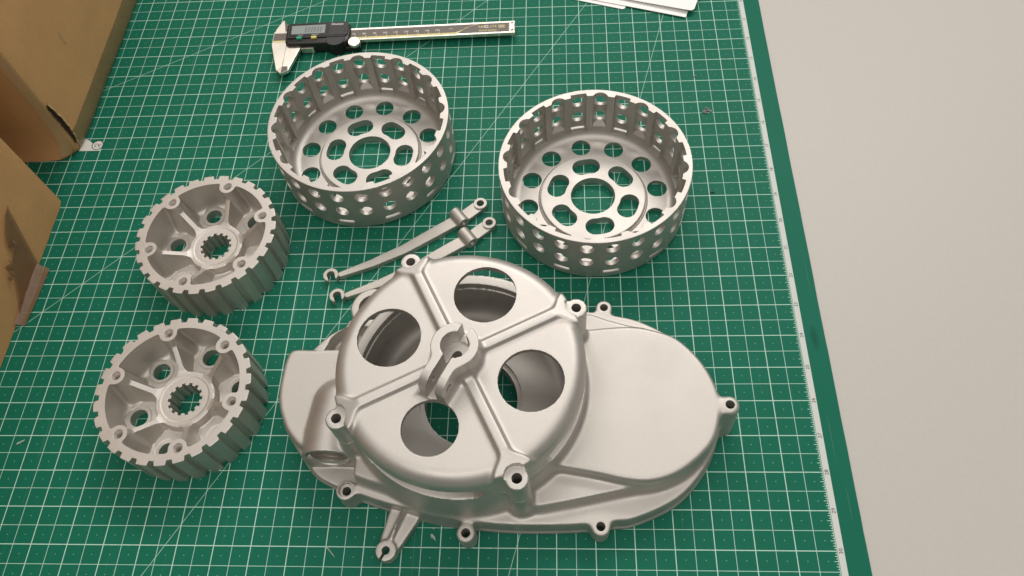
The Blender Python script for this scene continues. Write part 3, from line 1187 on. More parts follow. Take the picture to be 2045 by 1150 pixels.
def build_cover():
    org = (CX, CY, 52)
    F = Field((CX - 93, CY - 93, 50.8), (CX + 93, CY + 93, 107), 0.65)
    S, X, Y, Z = F.sl(None)
    r = np.sqrt((X - CX) ** 2 + (Y - CY) ** 2)
    a = np.arctan2(Y - CY, X - CX)
    F.f[:] = ext(r - 79.2, Z, 20, 85, 9.5)
    # bolt bosses
    for b in BOSS:
        bx, by = CX + BR * math.cos(b), CY + BR * math.sin(b)
        F.add(lambda X, Y, Z: ext(circ(X, Y, bx, by, 7.0), Z, 30, 80, 0.4), (bx - 18, by - 18, 50, bx + 18, by + 18, 92), 2.4)
    # ribs: bar + crescent round each boss
    for b in BOSS:
        bx, by = CX + BR * math.cos(b), CY + BR * math.sin(b)
        def rib(X, Y, Z):
            u = (X - CX) * math.cos(b) + (Y - CY) * math.sin(b)
            v = -(X - CX) * math.sin(b) + (Y - CY) * math.cos(b)
            e = np.maximum(np.abs(v) - 2.9 + (Z - 88.0) * 0.42, np.maximum(6 - u, u - 74))
            rd = np.sqrt((u - BR) ** 2 + v ** 2)
            cres = np.maximum(rd - 11.6 + (Z - 88.0) * 0.42, r_(X, Y) - 79.4)
            k = 5.0
            h = np.maximum(k - np.abs(e - cres), 0) / k
            q = np.minimum(e, cres) - h * h * k * 0.25
            top = Z - 88.0 + np.clip(u - 66, 0, 20) * 0.25
            return np.maximum(q, np.maximum(top, 70 - Z))
        r_ = lambda X, Y: np.sqrt((X - CX) ** 2 + (Y - CY) ** 2)
        F.add(rib, (min(CX, bx) - 18, min(CY, by) - 18, 66, max(CX, bx) + 18, max(CY, by) + 18, 95), 2.0)
    np.minimum(F.f, 8.0, out=F.f)
    F.soften(3)
    # counterbores above the boss faces
    for b in BOSS:
        bx, by = CX + BR * math.cos(b), CY + BR * math.sin(b)
        F.sub(lambda X, Y, Z: ext(circ(X, Y, bx + 0.6 * math.cos(b), by + 0.6 * math.sin(b), 7.9), Z, 80.0, 120, 0.4), (bx - 12, by - 12, 76, bx + 12, by + 12, 96), 0.6)
    # clamp: ring, two jaws
    cd = math.radians(-117.5)
    cu, sv = math.cos(cd), math.sin(cd)
    bb = (CX - 40, CY - 48, 74, CX + 26, CY + 26, 108)
    def clamp(X, Y, Z):
        u = (X - CX) * cu + (Y - CY) * sv
        v = -(X - CX) * sv + (Y - CY) * cu
        ring = circ(X, Y, CX, CY, 14.65)
        jaw = np.maximum(np.abs(v) - 8.35, np.maximum(-u, u - 30.5))
        k = 4.0
        h = np.maximum(k - np.abs(ring - jaw), 0) / k
        d2 = np.minimum(ring, jaw) - h * h * k * 0.25
        e = ext(d2, Z, 70, 105, 0.7)
        # rounded-off jaw ends
        over = np.sqrt(np.maximum(u - 21.0, 0) ** 2 + np.maximum(Z - 95.5, 0) ** 2) - 9.5
        return np.maximum(e, np.where(u > 21.0, over, -10))
    F.add(clamp, bb, 5.0)
    def bore(X, Y, Z):
        return ext(circ(X, Y, CX, CY, 8.8), Z, 89.5, 140, 0.3)
    F.sub(bore, bb)
    def slit(X, Y, Z):
        u = (X - CX) * cu + (Y - CY) * sv
        v = -(X - CX) * sv + (Y - CY) * cu
        s = np.maximum(np.abs(v) - 2.95, np.maximum(u - 60, -u - 40))
        floor = np.where(u > 0, 86.8, 91.0)
        return np.maximum(s, floor - Z)
    F.sub(slit, bb, 0.4)
    F.sub(lambda X, Y, Z: circ(X, Y, CX, CY, 2.8) + 0 * Z, (CX - 5, CY - 5, 60, CX + 5, CY + 5, 100))
    def pin(X, Y, Z):
        u = (X - CX) * cu + (Y - CY) * sv
        v = -(X - CX) * sv + (Y - CY) * cu
        return np.maximum(np.sqrt((u - 23.0) ** 2 + (Z - 96.0) ** 2) - 2.6, np.abs(v) - 20)
    F.sub(pin, bb)
    # hollow inside
    cav = ext(r - 73.6, Z, -20, 81.2, 7.0)
    F.f[:] = np.maximum(F.f, -cav)
    F.f[:] = np.maximum(F.f, 52.25 - Z)
    # windows
    for i in range(4):
        b = math.radians(71.8 + 90 * i)
        hr = 20.4 if i != 2 else 17.4
        hx, hy = CX + 47.5 * math.cos(b), CY + 47.5 * math.sin(b)
        F.sub(lambda X, Y, Z: circ(X, Y, hx, hy, hr) + 0 * Z, (hx - 24, hy - 24, 60, hx + 24, hy + 24, 96))
    # four long side slots
    bq = (a - math.radians(71.8)) / (math.pi / 2)
    bq = (bq - np.round(bq)) * (math.pi / 2)
    q = np.maximum(np.abs(bq) - math.radians(21), 0) * 79
    sl = np.sqrt((q * 0.65) ** 2 + (Z - 60.6) ** 2) - 8.7
    F.f[:] = np.maximum(F.f, -np.maximum(sl, 60 - r))
    for b in BOSS:
        bx, by = CX + BR * math.cos(b), CY + BR * math.sin(b)
        F.sub(lambda X, Y, Z: circ(X, Y, bx, by, 3.15) + 0 * Z, (bx - 6, by - 6, 50, bx + 6, by + 6, 90))
    root = empty("clutch_cover", org)

    def lab(c):
        x, y, z = c[:, 0] - CX, c[:, 1] - CY, c[:, 2]
        rad = np.hypot(x, y)
        names = ["dished_face", "side_wall", "centre_clamp"]
        L = np.zeros(len(c), int)
        L[(rad > 73.8) & (z < 84.5)] = 1
        for i, b in enumerate(BOSS):
            u = x * math.cos(b) + y * math.sin(b)
            v = -x * math.sin(b) + y * math.cos(b)
            s = (z > 85.5) & (u > 10) & ((np.abs(v) < 5.5) | (np.hypot(u - BR, v) < 15.5))
            s |= (np.hypot(u - BR, v) < 15.0) & (np.hypot(u - BR, v) > 8.2) & (z > 82) & (rad > 70)
            L[s] = 3 + i
        names += ["rib"] * 4
        for i, b in enumerate(BOSS):
            s = np.hypot(x - BR * math.cos(b), y - BR * math.sin(b)) < 8.15
            L[s & (rad > 74)] = 7 + i
        names += ["bolt_boss"] * 4
        u = x * cu + y * sv
        v = -x * sv + y * cu
        s = (z > 85.8) & ((rad < 15.6) | ((u > 0) & (u < 32.5) & (np.abs(v) < 9.6)))
        L[s] = 2
        return L, names
    split_parts(root, F, lab, M_cover, org)
    return root


# ------------------------------------------------------------------ place the machined parts
basket = build_basket()
basket.location = (-0.146, 0.073, 0.0)
basket.rotation_euler = (0, 0, math.radians(99.0))
tag(basket, "open perforated aluminium clutch basket nearest the ruler edge of the mat", "clutch basket", "perforated clutch baskets")
b2 = copy_tree(basket)
b2.location = (-0.3358, 0.1232, 0.0)
b2.rotation_euler = (0, 0, math.radians(112.3))
b2["label"] = "open perforated aluminium clutch basket just below the digital caliper"

hub = build_hub()
hub.location = (-0.4465, 0.0234, 0.0)
hub.rotation_euler = (0, 0, math.radians(79.4))
tag(hub, "toothed aluminium clutch hub between the cardboard boxes and the basket below the caliper", "clutch hub", "toothed clutch hubs")
h2 = copy_tree(hub)
h2.location = (-0.4415, -0.1057, 0.0)
h2.rotation_euler = (0, 0, math.radians(107.6))
h2["label"] = "toothed aluminium clutch hub nearer the camera, left of the big case"

lever, lang = build_lever()
lever.location = (-0.3535, 0.0020, 0.0)
lever.rotation_euler = (0, 0, lang)
tag(lever, "slim aluminium lever with hook end lying fully visible below the baskets", "lever", "hooked levers")
l2 = copy_tree(lever)
l2.location = (-0.3460, -0.0165, 0.0)
l2.rotation_euler = (0, 0, lang - math.radians(0.4))
l2["label"] = "slim aluminium hooked lever partly hidden behind the round cover"

case = build_case()
tag(case, "large cast aluminium primary case with flat bulges and flange, under the round cover", "engine case")
cover = build_cover()
tag(cover, "round aluminium clutch cover with four large holes sitting on the big case", "clutch cover")


# ------------------------------------------------------------------ digital caliper
def build_caliper():
    root = empty("digital_caliper", (-213.0, 269.0, 0), math.radians(1.24))
    ZB0, ZB1 = 6.0, 9.5
    bm = bmesh.new()
    add_box(bm, -231.5, 0, -8, 8, ZB0, ZB1)
    beam = bm_obj("beam", bm, M_steel, root, bevel=0.35)
    bm = bmesh.new()
    add_box(bm, -231.0, -5.4, -5.9, 5.6, ZB1 + 0.01, ZB1 + 0.05)
    bm_obj("scale_plate", bm, M_beamgrey, beam)
    bm = bmesh.new()
    add_prism(bm, [(-231, -6.6), (-55.2, -6.6), (-49, -1.2), (-44, 1.9), (-38, 4.4), (-30, 6.0), (-33.5, 6.0), (-40, 4.0), (-45.5, 1.6), (-51, -2.0), (-56.5, -4.3), (-231, -4.3)], ZB1 + 0.06, ZB1 + 0.09)
    bm_obj("yellow_scale_band", bm, M_gold, beam)
    # engraved ticks and numbers; reading 70 sits at x=-151.5
    for v in range(70, 155, 10):
        x = -151.7 + (v - 70)
        ln = 2.4 if v % 10 == 0 else 1.1
        bm = bmesh.new()
        add_box(bm, x - 0.22, x + 0.22, -4.3, -4.3 + ln, ZB1 + 0.10, ZB1 + 0.13)
        if v % 10 == 0:
            bm_obj("scale_tick", bm, M_gold, beam)
            text_obj("scale_number", str(v), 3.1, M_whiteprint, beam, (x - 1.8, -0.2, ZB1 + 0.12), bold=0.04)
        else:
            bm_obj("scale_tick", bm, M_gold, beam)
    for k in (76, 102, 127, 152):
        text_obj("scale_number", str(round(k / 25.4)), 2.0, M_dark, beam, (-151.7 + k - 70, -5.5, ZB1 + 0.13))
    text_obj("scale_unit", "mm", 2.6, M_whiteprint, beam, (-60.5, 1.0, ZB1 + 0.12))
    text_obj("print_line", "ABS", 4.3, M_gold, beam, (-31.6, 1.5, ZB1 + 0.12), flatten=(0.85, 1))
    text_obj("print_line", "O", 4.9, M_whiteprint, beam, (-26.9, 1.4, ZB1 + 0.12), bold=0.22)
    text_obj("print_line", "LUTE", 4.3, M_gold, beam, (-21.4, 1.3, ZB1 + 0.12), flatten=(0.85, 1))
    bm = bmesh.new()
    add_box(bm, -15.6, -9.4, -0.6, 2.9, ZB1 + 0.10, ZB1 + 0.12)
    bm_obj("print_badge", bm, M_gold, beam)
    text_obj("print_line", "AOS", 3.3, M_beamgrey, beam, (-12.5, 1.1, ZB1 + 0.15), bold=0.1)
    text_obj("print_line", "DIGIMATIC", 3.4, M_gold, beam, (-25.4, -3.7, ZB1 + 0.12), flatten=(1.0, 0.8), bold=0.06)
    # end stop
    bm = bmesh.new()
    add_box(bm, -5.0, -0.4, -5.2, 5.2, ZB1 - 1, ZB1 + 0.7)
    stop = bm_obj("end_stop", bm, M_steel, root, bevel=0.3)
    for yy in (-4.2, 4.2):
        bm = bmesh.new()
        add_box(bm, -3.6, -1.6, yy - 0.7, yy + 0.7, ZB1 + 0.4, ZB1 + 0.75)
        bm_obj("stop_notch", bm, M_dark, stop)
    # fixed jaw (left half) and sliding jaw (right half)
    bm = bmesh.new()
    add_prism(bm, [(-231.6, 8), (-231.6, -9.5), (-222.6, -42.4), (-217.6, -47.2), (-217.4, -47.2), (-217.4, -8.05), (-217.4, -8.0)], ZB0 + 0.02, ZB1 + 0.02)
    fj = bm_obj("fixed_jaw", bm, M_steel, root, bevel=0.25)
    bm = bmesh.new()
    add_prism(bm, [(-217.2, -8.2), (-217.2, -47.0), (-211.0, -43.4), (-203.6, -16.5), (-203.6, -8.2)], ZB0 + 0.02, ZB1 + 0.02)
    sj = bm_obj("sliding_jaw", bm, M_steel, root, bevel=0.25)
    # hollow-ground tips
    for par, pts in ((fj, [(-222.4, -38.6), (-217.4, -38.6), (-217.4, -47.0), (-217.7, -47.0), (-222.2, -42.6)]),
                     (sj, [(-217.2, -38.6), (-212.2, -38.9), (-211.6, -43.2), (-217.2, -46.6)])):
        bm = bmesh.new()
        v = [bm.verts.new((x, y, ZB1 + (0.45 if i < 2 else 0.10))) for i, (x, y) in enumerate(pts)]
        bm.faces.new(v)
        w = [bm.verts.new((x, y, ZB1 + 0.03)) for x, y in pts]
        for i in range(len(pts)):
            j = (i + 1) % len(pts)
            bm.faces.new((v[i], v[j], w[j], w[i]))
        bm_obj("jaw_tip", bm, M_beamgrey if par is sj else M_steel, par)
    # inside-measuring jaws on the far side
    bm = bmesh.new()
    add_prism(bm, [(-231.0, 8.05), (-220.6, 8.05), (-223.8, 23.6), (-225.2, 23.6), (-230.0, 12.5)], ZB0 + 0.4, ZB1 - 0.6)
    bm_obj("inside_jaw", bm, M_steel, root, bevel=0.2)
    bm = bmesh.new()
    add_prism(bm, [(-220.4, 8.05), (-216.0, 8.05), (-219.0, 14.5), (-223.2, 23.4), (-223.6, 23.4)], ZB0 + 0.2, ZB1 - 0.9)
    bm_obj("inside_jaw", bm, M_beamgrey, root, bevel=0.2)
    # slider body
    bm = bmesh.new()
    add_prism(bm, [(-218.4, 13.6), (-160.5, 13.9), (-157.0, 10), (-156.2, 0), (-156.6, -10), (-160, -13.8), (-214.5, -13.0), (-217.6, -10.5)], 1.0, 13.0)
    body = bm_obj("slider_body", bm, M_black, root, bevel=1.3, seg=3, smooth=True)
    bm = bmesh.new()
    add_prism(bm, [(-216.8, 12.8), (-160.2, 13.0), (-158.4, 9), (-158.0, -4.0), (-162, -7.0), (-215.6, -6.6)], 13.0, 14.2)
    bm_obj("face_plate", bm, M_black, body, bevel=0.5)
    bm = bmesh.new()
    add_prism(bm, [(-214.6, 12.0), (-177.4, 12.2), (-177.4, -5.2), (-214.0, -5.0)], 14.2, 14.5)
    bez = bm_obj("display_bezel", bm, M_blackgloss, body, bevel=0.12)
    bm = bmesh.new()
    add_prism(bm, [(-212.6, 9.0), (-180.2, 9.2), (-180.0, -2.0), (-212.2, -2.2)], 14.52, 14.62)
    bm_obj("display", bm, M_lcd, bez)
    for i in range(6):
        bm = bmesh.new()
        x = -199.0 + i * 2.9
        add_prism(bm, [(x, 6.6), (x + 1.5, 6.6), (x + 0.7, -0.4), (x - 0.8, -0.4)], 14.63, 14.66)
        bm_obj("display_digit", bm, M_lcdseg, bez)
    for nm, x, mt in (("green_button", -204.0, M_btn_green), ("yellow_button", -189.9, M_btn_yellow)):
        bm = bmesh.new()
        add_box(bm, x - 2.6, x + 2.6, -8.2, -5.6, 12.5, 15.0)
        bm_obj(nm, bm, mt, body, bevel=0.4)
    for x in (-203, -189):
        text_obj("button_caption", "ON/OFF" if x == -203 else "ZERO/ABS", 1.5, M_whiteprint, bez, (x, -3.6, 14.53))
    text_obj("maker_name", "Mitutoyo", 3.3, M_whiteprint, body, (-169.0, 9.4, 14.24), bold=0.07, flatten=(0.95, 1))
    bm = bmesh.new()
    add_box(bm, -176.4, -161.4, -5.2, 5.2, 14.2, 14.55)
    ob = bm_obj("origin_button", bm, M_black, body, bevel=0.25)
    text_obj("button_caption", "ORIGIN", 3.0, M_blackgloss, ob, (-168.9, 2.2, 14.57), bold=0.08)
    bm = bmesh.new()
    add_prism(bm, [(-170.4, -2.0), (-168.0, -2.0), (-169.2, -3.4)], 14.56, 14.58)
    bm_obj("button_arrow", bm, M_blackgloss, ob)
    for x in (-206, -191, -184):
        bm = bmesh.new()
        add_box(bm, x - 1.6, x + 1.6, 12.8, 14.6, 10, 12.8)
        bm_obj("case_clip", bm, M_lcdseg if x != -191 else M_blackgloss, body, bevel=0.3)
    # thumb roller with grip ridges
    bm = bmesh.new()
    pts = []
    for i in range(96):
        a = i / 96 * TAU
        rr = 8.7 + (0.35 if (i // 2) % 2 else -0.2) * (1 if math.sin(a) < 0.1 else 0)
        pts.append((-169.3 + rr * math.cos(a), -9.6 + rr * math.sin(a) * 0.92))
    add_prism(bm, pts, 1.2, 13.6)
    bm_obj("thumb_roller", bm, M_black, body)
    bm = bmesh.new()
    add_box(bm, -161.0, -146.0, -15.0, -7.0, 2.0, 6.6)
    arm = bm_obj("clamp_bracket", bm, M_black, body, bevel=0.8)
    bm = bmesh.new()
    add_lathe(bm, [(0.01, 12.4), (5.4, 12.4), (5.9, 12.0), (5.9, 9.6), (5.0, 8.6), (3.5, 6.6)], -151.4, -12.6, 40)
    bm_obj("clamp_screw", bm, M_steel, arm, smooth=True)
    bm = bmesh.new()
    add_box(bm, -203.5, -191, -14.6, -13.0, 2.0, 8.0)
    bm_obj("slider_foot", bm, M_steel, body, bevel=0.3)
    tag(root, "black and steel digital caliper lying across the far side of the mat", "caliper")
    return root


build_caliper()

# ------------------------------------------------------------------ cardboard boxes
def panel(name, fn, nu, nv, mat, parent, thick=3.5, inward=(0, 0, 0)):
    """thick sheet through fn(s,t)->(x,y,z) mm, offset by `inward` for the back face"""
    bm = bmesh.new()
    g, b = [], []
    for i in range(nu + 1):
        ra, rb = [], []
        for j in range(nv + 1):
            p = fn(i / nu, j / nv)
            ra.append(bm.verts.new(p))
            rb.append(bm.verts.new((p[0] + inward[0] * thick, p[1] + inward[1] * thick, p[2] + inward[2] * thick)))
        g.append(ra)
        b.append(rb)
    for i in range(nu):
        for j in range(nv):
            bm.faces.new((g[i][j], g[i + 1][j], g[i + 1][j + 1], g[i][j + 1]))
            bm.faces.new((b[i][j], b[i][j + 1], b[i + 1][j + 1], b[i + 1][j]))
    for i in range(nu):
        bm.faces.new((g[i][0], b[i][0], b[i + 1][0], g[i + 1][0]))
        bm.faces.new((g[i][nv], g[i + 1][nv], b[i + 1][nv], b[i][nv]))
    for j in range(nv):
        bm.faces.new((g[0][j], g[0][j + 1], b[0][j + 1], b[0][j]))
        bm.faces.new((g[nu][j], b[nu][j], b[nu][j + 1], g[nu][j + 1]))
    return bm_obj(name, bm, mat, parent, smooth=True)


from mathutils import noise as mnoise


def wob(y, z, amp=0.7, sc=0.02):
    return amp * mnoise.noise((y * sc, z * sc, 3.1)) + amp * 0.35 * mnoise.noise((y * sc * 4, z * sc * 4, 9.1))


def build_box1():
    root = empty("cardboard_box", (-725, 260, 0))
    ox, oy = -725, 260
    H = 270

    def edge_y(z):               # front lower edge bulges towards the camera
        return 139.0 - 13.0 * math.exp(-z / 16.0)

    def side(s, t):
        z = 0.6 + (H - 0.6) * t ** 1.6
        y0 = edge_y(z) + 9.0 * math.exp(-z / 9.0)
        y = y0 + (470 - y0) * s ** 1.5
        rnd = 5.0 * math.exp(-(y - y0) / 5.0) * (0.25 + math.exp(-z / 14.0))
        x = -600.0 - rnd + wob(y, z) - 2.5 * math.exp(-z / 5.0)
        return (x - ox, y - oy, z)
    sp = panel("side_panel", side, 60, 48, M_card, root, inward=(-1, 0, 0))

    def front(s, t):
        z = 0.6 + (H - 0.6) * t ** 1.6
        y0 = edge_y(z) + 9.0 * math.exp(-z / 9.0)
        xs = -600.0 - 5.0 * (0.25 + math.exp(-z / 14.0)) - 2.5 * math.exp(-z / 5.0) + wob(y0, z)
        x = xs - (250 + xs + 600) * s ** 1.5
        y = edge_y(z) + (y0 - edge_y(z)) * math.exp((x - xs) / 6.0) + wob(x, z, 0.9)
        return (x - ox, y - oy, z)
    fp = panel("front_panel", front, 50, 40, M_card, root, inward=(0, 1, 0))

    def back(s, t):
        return (-604 - 246 * s - ox, 472 - oy, 0.6 + H * t)
    panel("back_panel", back, 1, 1, M_card, root, inward=(0, 1, 0))

    def left(s, t):
        return (-850 - ox, 134 + 338 * s - oy, 0.6 + H * t)
    panel("side_panel", left, 1, 1, M_card, root, inward=(1, 0, 0))

    def top(s, t):
        return (-602 - 246 * s - ox, 140 + 330 * t - oy, H + 1)
    panel("top_flap", top, 1, 1, M_card, root, inward=(0, 0, 1))
    # overlapping glue strip beside the vertical corner
    def strip(s, t):
        z = 3 + (H - 3) * t
        p = front((0.002 + s * 0.115), ((z - 0.6) / (H - 0.6)) ** (1 / 1.6))
        return (p[0], p[1] - 1.3, p[2])
    panel("glue_strip", strip, 6, 40, M_cardcut, fp, thick=0.6, inward=(0, 1, 0))
    # clear tape along the foot of the side panel
    def tape(s, t):
        z = 1.2 + (19.0 + 4.0 * s) * t
        y0 = edge_y(z) + 9.0 * math.exp(-z / 9.0)
        y = y0 + 6 + (468 - y0 - 6) * s
        p = side(((y - y0) / (470 - y0)) ** (1 / 1.5), ((z - 0.6) / (H - 0.6)) ** (1 / 1.6))
        return (p[0] + 0.5 + 0.25 * mnoise.noise((y * 0.12, z * 0.3, 1.7)), p[1], p[2])
    panel("clear_tape", tape, 90, 8, M_tapeclear, sp, thick=0.12, inward=(-1, 0, 0))
    # torn edge: dark strip painted as the slit's shade, with a ragged lifted lip
    r2 = random.Random(3)
    bm = bmesh.new()
    ra, rb, rc = [], [], []
    n = 26
    for i in range(n + 1):
        t = i / n
        z = 57 - 47 * t
        y = 139.6 + 1.2 * math.sin(t * 3) + r2.uniform(-0.4, 0.4)
        w = (1.0 + 3.4 * math.sin(math.pi * t) ** 0.8) * (0.8 + 0.4 * r2.random())
        x = side(((max(y - edge_y(z) - 9 * math.exp(-z / 9), 0)) / 331) ** (1 / 1.5), ((z - 0.6) / (H - 0.6)) ** (1 / 1.6))[0]
        ra.append((x + 0.35, y - w * 0.5 - oy, z))
        rb.append((x + 0.75, y + w * 0.5 - oy, z))
        rc.append((x + 1.9 + 0.6 * r2.random(), y + w * 0.42 - oy, z))
    A = [bm.verts.new(p) for p in ra]
    B = [bm.verts.new(p) for p in rb]
    for i in range(n):
        bm.faces.new((A[i], B[i], B[i + 1], A[i + 1]))
    bm_obj("tear_shade", bm, M_tearshade, sp)
    bm = bmesh.new()
    A = [bm.verts.new((p[0] - 0.2, p[1] + 2.4 + 1.2 * r2.random(), p[2])) for p in rb]
    B = [bm.verts.new(p) for p in rc]
    for i in range(n):
        bm.faces.new((A[i], B[i], B[i + 1], A[i + 1]))
    bm_obj("torn_lip", bm, M_cardcut, sp)
    # curled paper scuff on the side
    bm = bmesh.new()
    prev = None
    for i in range(9):
        t = i / 8
        y, z = 204.6 - 3.2 * t + 2.2 * t * t, 78 - 13.5 * t
        x = -599.3 - ox + wob(y, z)
        w = 0.25 + 0.5 * t * (1.2 - t)
        c = (bm.verts.new((x, y - oy - w, z)), bm.verts.new((x + 0.7, y - oy + w, z)))
        if prev:
            bm.faces.new((prev[0], prev[1], c[1], c[0]))
        prev = c
    bm_obj("scuff", bm, M_cardcut, sp)
    tag(root, "brown cardboard box with a torn corner and clear tape along its foot", "cardboard box", "cardboard boxes at the mat's edge")
    return root


def build_box2():
    ox, oy = -720, -100
    root = empty("cardboard_box", (ox, oy, 0))
    H = 240

    def side(s, t):
        y = 83 - 400 * s
        z = 0.5 + H * t
        rnd = 1.6 * math.exp(-(83 - y) / 2.0)
        return (-601.5 - rnd + wob(y + 400, z, 0.8) * min(1, (83 - y) / 20) - ox, y - oy, z)
    sp = panel("side_panel", side, 60, 36, M_card, root, inward=(-1, 0, 0))

    def rear(s, t):
        return (-605.2 - 236 * s - ox, 82.6 - oy, 0.5 + H * t)
    panel("rear_panel", rear, 1, 1, M_card, root, inward=(0, -1, 0))

    def front(s, t):
        return (-605.2 - 236 * s - ox, -316 - oy, 0.5 + H * t)
    panel("front_panel", front, 1, 1, M_card, root, inward=(0, 1, 0))

    def left(s, t):
        return (-842 - ox, -316 + 398 * s - oy, 0.5 + H * t)
    panel("side_panel", left, 1, 1, M_card, root, inward=(1, 0, 0))

    def top(s, t):
        return (-602 - 240 * s - ox, -316 + 398 * t - oy, H + 1)
    panel("top_flap", top, 1, 1, M_card, root, inward=(0, 0, 1))
    # brown tape: three-cornered patch on the wall, loose tail folded out over the mat
    r3 = random.Random(11)
    bm = bmesh.new()
    right = [(38.5 + (17.0 - 38.5) * t, 55 + (1.2 - 55) * t) for t in [i / 12 for i in range(13)]]
    leftp = [(38.5, 55.0), (31, 54.5), (25, 51.8), (17, 47), (11.4, 41.6), (13.3, 33), (4, 31), (-4, 30), (-3, 24), (-10, 19), (-15.9, 12.9), (-26, 6), (-34.7, 1.2)]
    rows = []
    for (ry_, rz_), (ly_, lz_) in zip(right, leftp):
        row = []
        for k in range(9):
            t = k / 8
            y, z = ry_ + (ly_ - ry_) * t, rz_ + (lz_ - rz_) * t
            lift = 0.6 + (1.8 * t ** 2) * (0.5 + 0.5 * mnoise.noise((y * 0.2, z * 0.2, 0.5))) + 0.3 * mnoise.noise((y * 0.35, z * 0.35, 4))
            row.append(bm.verts.new((-601.5 + 0.4 + max(lift, 0.35) + 0.5 - ox, y - oy, z)))
        rows.append(row)
    for i in range(12):
        for k in range(8):
            bm.faces.new((rows[i][k], rows[i + 1][k], rows[i + 1][k + 1], rows[i][k + 1]))
    tp = bm_obj("brown_tape", bm, M_tapebrown, sp, smooth=True)
    bm = bmesh.new()
    rows = []
    for i in range(11):
        t = i / 10
        a = (-600.4, 17.2 - 55.0 * t)
        c = (-590.0 - 3.0 * t, 14.0 - 52.0 * t)
        row = []
        for k in range(5):
            q = k / 4
            row.append(bm.verts.new((a[0] + (c[0] - a[0]) * q - ox, a[1] + (c[1] - a[1]) * q - oy, 3.6 * (1 - q) ** 2 + 1.6 + 0.5 * math.sin(q * 3 + t * 4))))
        rows.append(row)
    for i in range(10):
        for k in range(4):
            bm.faces.new((rows[i][k], rows[i + 1][k], rows[i + 1][k + 1], rows[i][k + 1]))
    bm_obj("tape_tail", bm, M_tapebrown, tp, smooth=True)
    # crumpled scraps at the tape's free edge
    for (y, z, w) in ((14, 36, 8), (-2, 31, 7), (-9, 26, 5)):
        bm = bmesh.new()
        pr = None
        for i in range(7):
            t = i / 6
            p = [bm.verts.new((-599.2 + 2.6 * math.sin(t * 3.1) + r3.uniform(0, 0.8) - ox, y + w * (t - 0.5) + r3.uniform(-1, 1) - oy, z + dz + r3.uniform(-0.8, 0.8))) for dz in (0, 2.4, 5.0)]
            if pr:
                for k in range(2):
                    bm.faces.new((pr[k], p[k], p[k + 1], pr[k + 1]))
            pr = p
        bm_obj("tape_crumple", bm, M_tapebrown, tp)
    tag(root, "brown cardboard box with a loose brown packing-tape tail over the mat", "cardboard box", "cardboard boxes at the mat's edge")
    return root


build_box1()
build_box2()

# ------------------------------------------------------------------ white cards in the far corner
def card(cx, cy, ang, w, d, z, rad, label, tilt=0.0, bend=0.0):
    """rounded card; (cx,cy) is its near right corner, ang the direction of the near edge going left"""
    bm = bmesh.new()
    pts = []
    for (px, py, a0) in ((rad, rad, 180), (w - rad, rad, 270), (w - rad, d - rad, 0), (rad, d - rad, 90)):
        for k in range(7):
            a = math.radians(a0 + 15 * k)
            pts.append((px + rad * math.cos(a), py + rad * math.sin(a)))
    v = add_prism(bm, pts, 0, 0.45)
    for q in v:
        q.co.z += bend * (q.co.x / w) ** 2 + tilt * q.co.y
    o = bm_obj("white_card", bm, M_paper)
    # local x runs along the near edge to the left, local y away from the camera
    ux, uy = math.cos(ang), math.sin(ang)
    o.matrix_world = Matrix(((ux, uy, 0, cx * MM), (uy, -ux, 0, cy * MM), (0, 0, 1, z * MM), (0, 0, 0, 1)))
    o.data.flip_normals()
    tag(o, label, "card", "white cards in the far corner")
    return o


card(-44.6, 286.6, math.radians(161), 120, 95, 5.0, 4.0, "topmost white card of the pile, its rounded corner nearest the ruler", bend=-3.0)
card(-51.8, 282.4, math.radians(161.6), 125, 95, 1.4, 0.8, "white card under the topmost one, square corner poking out below it", bend=0.0)
card(-108.6, 296.8, math.radians(161), 90, 80, 0.5, 3.0, "lowest white card of the pile, reaching farthest toward the caliper", bend=0.0)

# ------------------------------------------------------------------ bits lying on the mat
def flake(name, x, y, pts, z, mat, label, cat, rot=0.0, curl=0.6):
    bm = bmesh.new()
    c, sn = math.cos(rot), math.sin(rot)
    v = add_prism(bm, [(px * c - py * sn, px * sn + py * c) for px, py in pts], 0.0, 0.25)
    for q in v:
        q.co.z += curl * abs(math.sin(q.co.x * 1.3 + q.co.y))
    o = bm_obj(name, bm, mat)
    o.location = (x * MM, y * MM, z * MM)
    tag(o, label, cat)
    return o


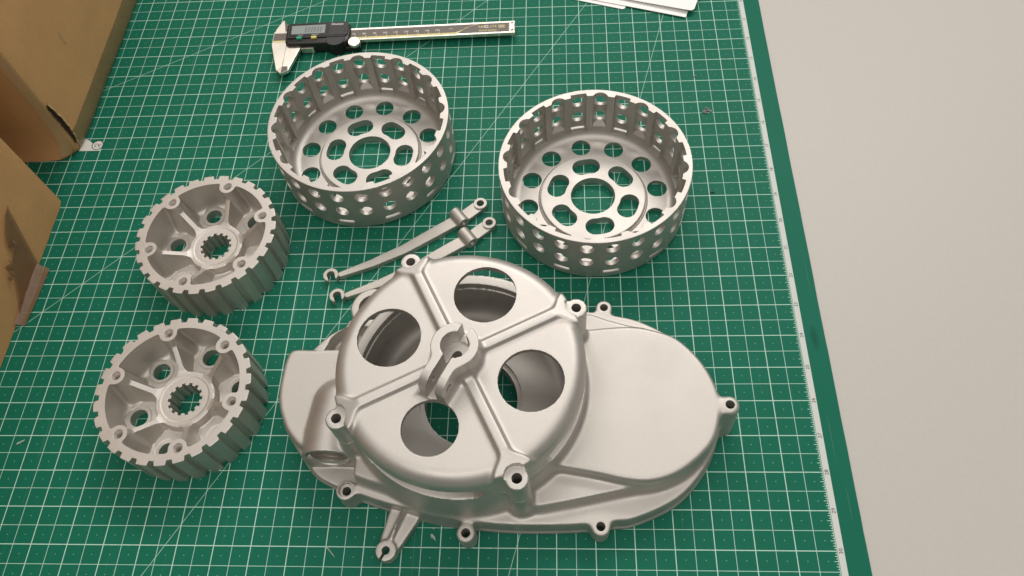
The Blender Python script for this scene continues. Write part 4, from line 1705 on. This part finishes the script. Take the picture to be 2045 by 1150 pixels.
flake("plastic_shaving", -565, -132, [(-3.2, -0.9), (2.6, -0.6), (3.4, 0.4), (-2.4, 0.7)], 0.08, M_shaving, "short pale shaving on the mat left of the nearer hub", "shaving", 0.5)
flake("plastic_shaving", -259, -196.5, [(-2.6, 0.6), (-1.6, 1.4), (0.8, 0.7), (2.9, -1.5), (1.0, -1.0), (-1.2, -0.7)], 0.08, M_shaving, "leaf-shaped pale shaving on the mat below the case flange", "shaving", -0.5)
flake("plastic_shaving", -259, -190.8, [(-0.9, -0.5), (0.3, -0.7), (1.0, 0.1), (0.2, 0.7), (-0.8, 0.5)], 0.08, M_shaving, "tiny round pale shaving just above the leaf-shaped one", "shaving")
flake("plastic_shaving", -327, -206, [(-4.2, -0.5), (4.4, -0.3), (4.2, 0.4), (-4.0, 0.2)], 0.08, M_shaving, "long thin pale shaving left of the slotted tab", "shaving", -0.8)
for (x, y, k) in ((-44.5, 166.5, 0),):
    root = empty("swarf_pile", (x, y, 0))
    r4 = random.Random(5)
    for i in range(14):
        bm = bmesh.new()
        cx_, cy_ = r4.gauss(0, 2.0), r4.gauss(0, 1.3)
        a = r4.random() * 3.1
        L_ = r4.uniform(0.7, 1.8)
        add_prism(bm, [(cx_ + L_ * math.cos(a + q) * m_, cy_ + L_ * math.sin(a + q) * m_) for q, m_ in ((0, 1), (1.4, 0.45), (3.1, 1), (4.6, 0.4))], 0.05 + 0.2 * r4.random(), 0.7 + 0.4 * r4.random())
        bm_obj("swarf_chip", bm, M_swarf, root)
    tag(root, "small heap of grey swarf on the mat right of the ruler-side basket", "swarf")
flake("swarf_chip", -50, 208, [(-1.2, -0.8), (1.3, -0.5), (0.9, 0.9), (-0.7, 0.8)], 0.08, M_swarf, "single grey metal chip on the mat near the white cards", "swarf")
flake("plastic_chip", -48.5, 79, [(-2.2, 0.4), (-0.8, -0.7), (2.0, -0.5), (2.2, 0.3), (0.2, 0.6)], 0.08, M_swarfdark, "small black chip on the mat beside the ruler-side basket", "chip", 0.1, 0.9)
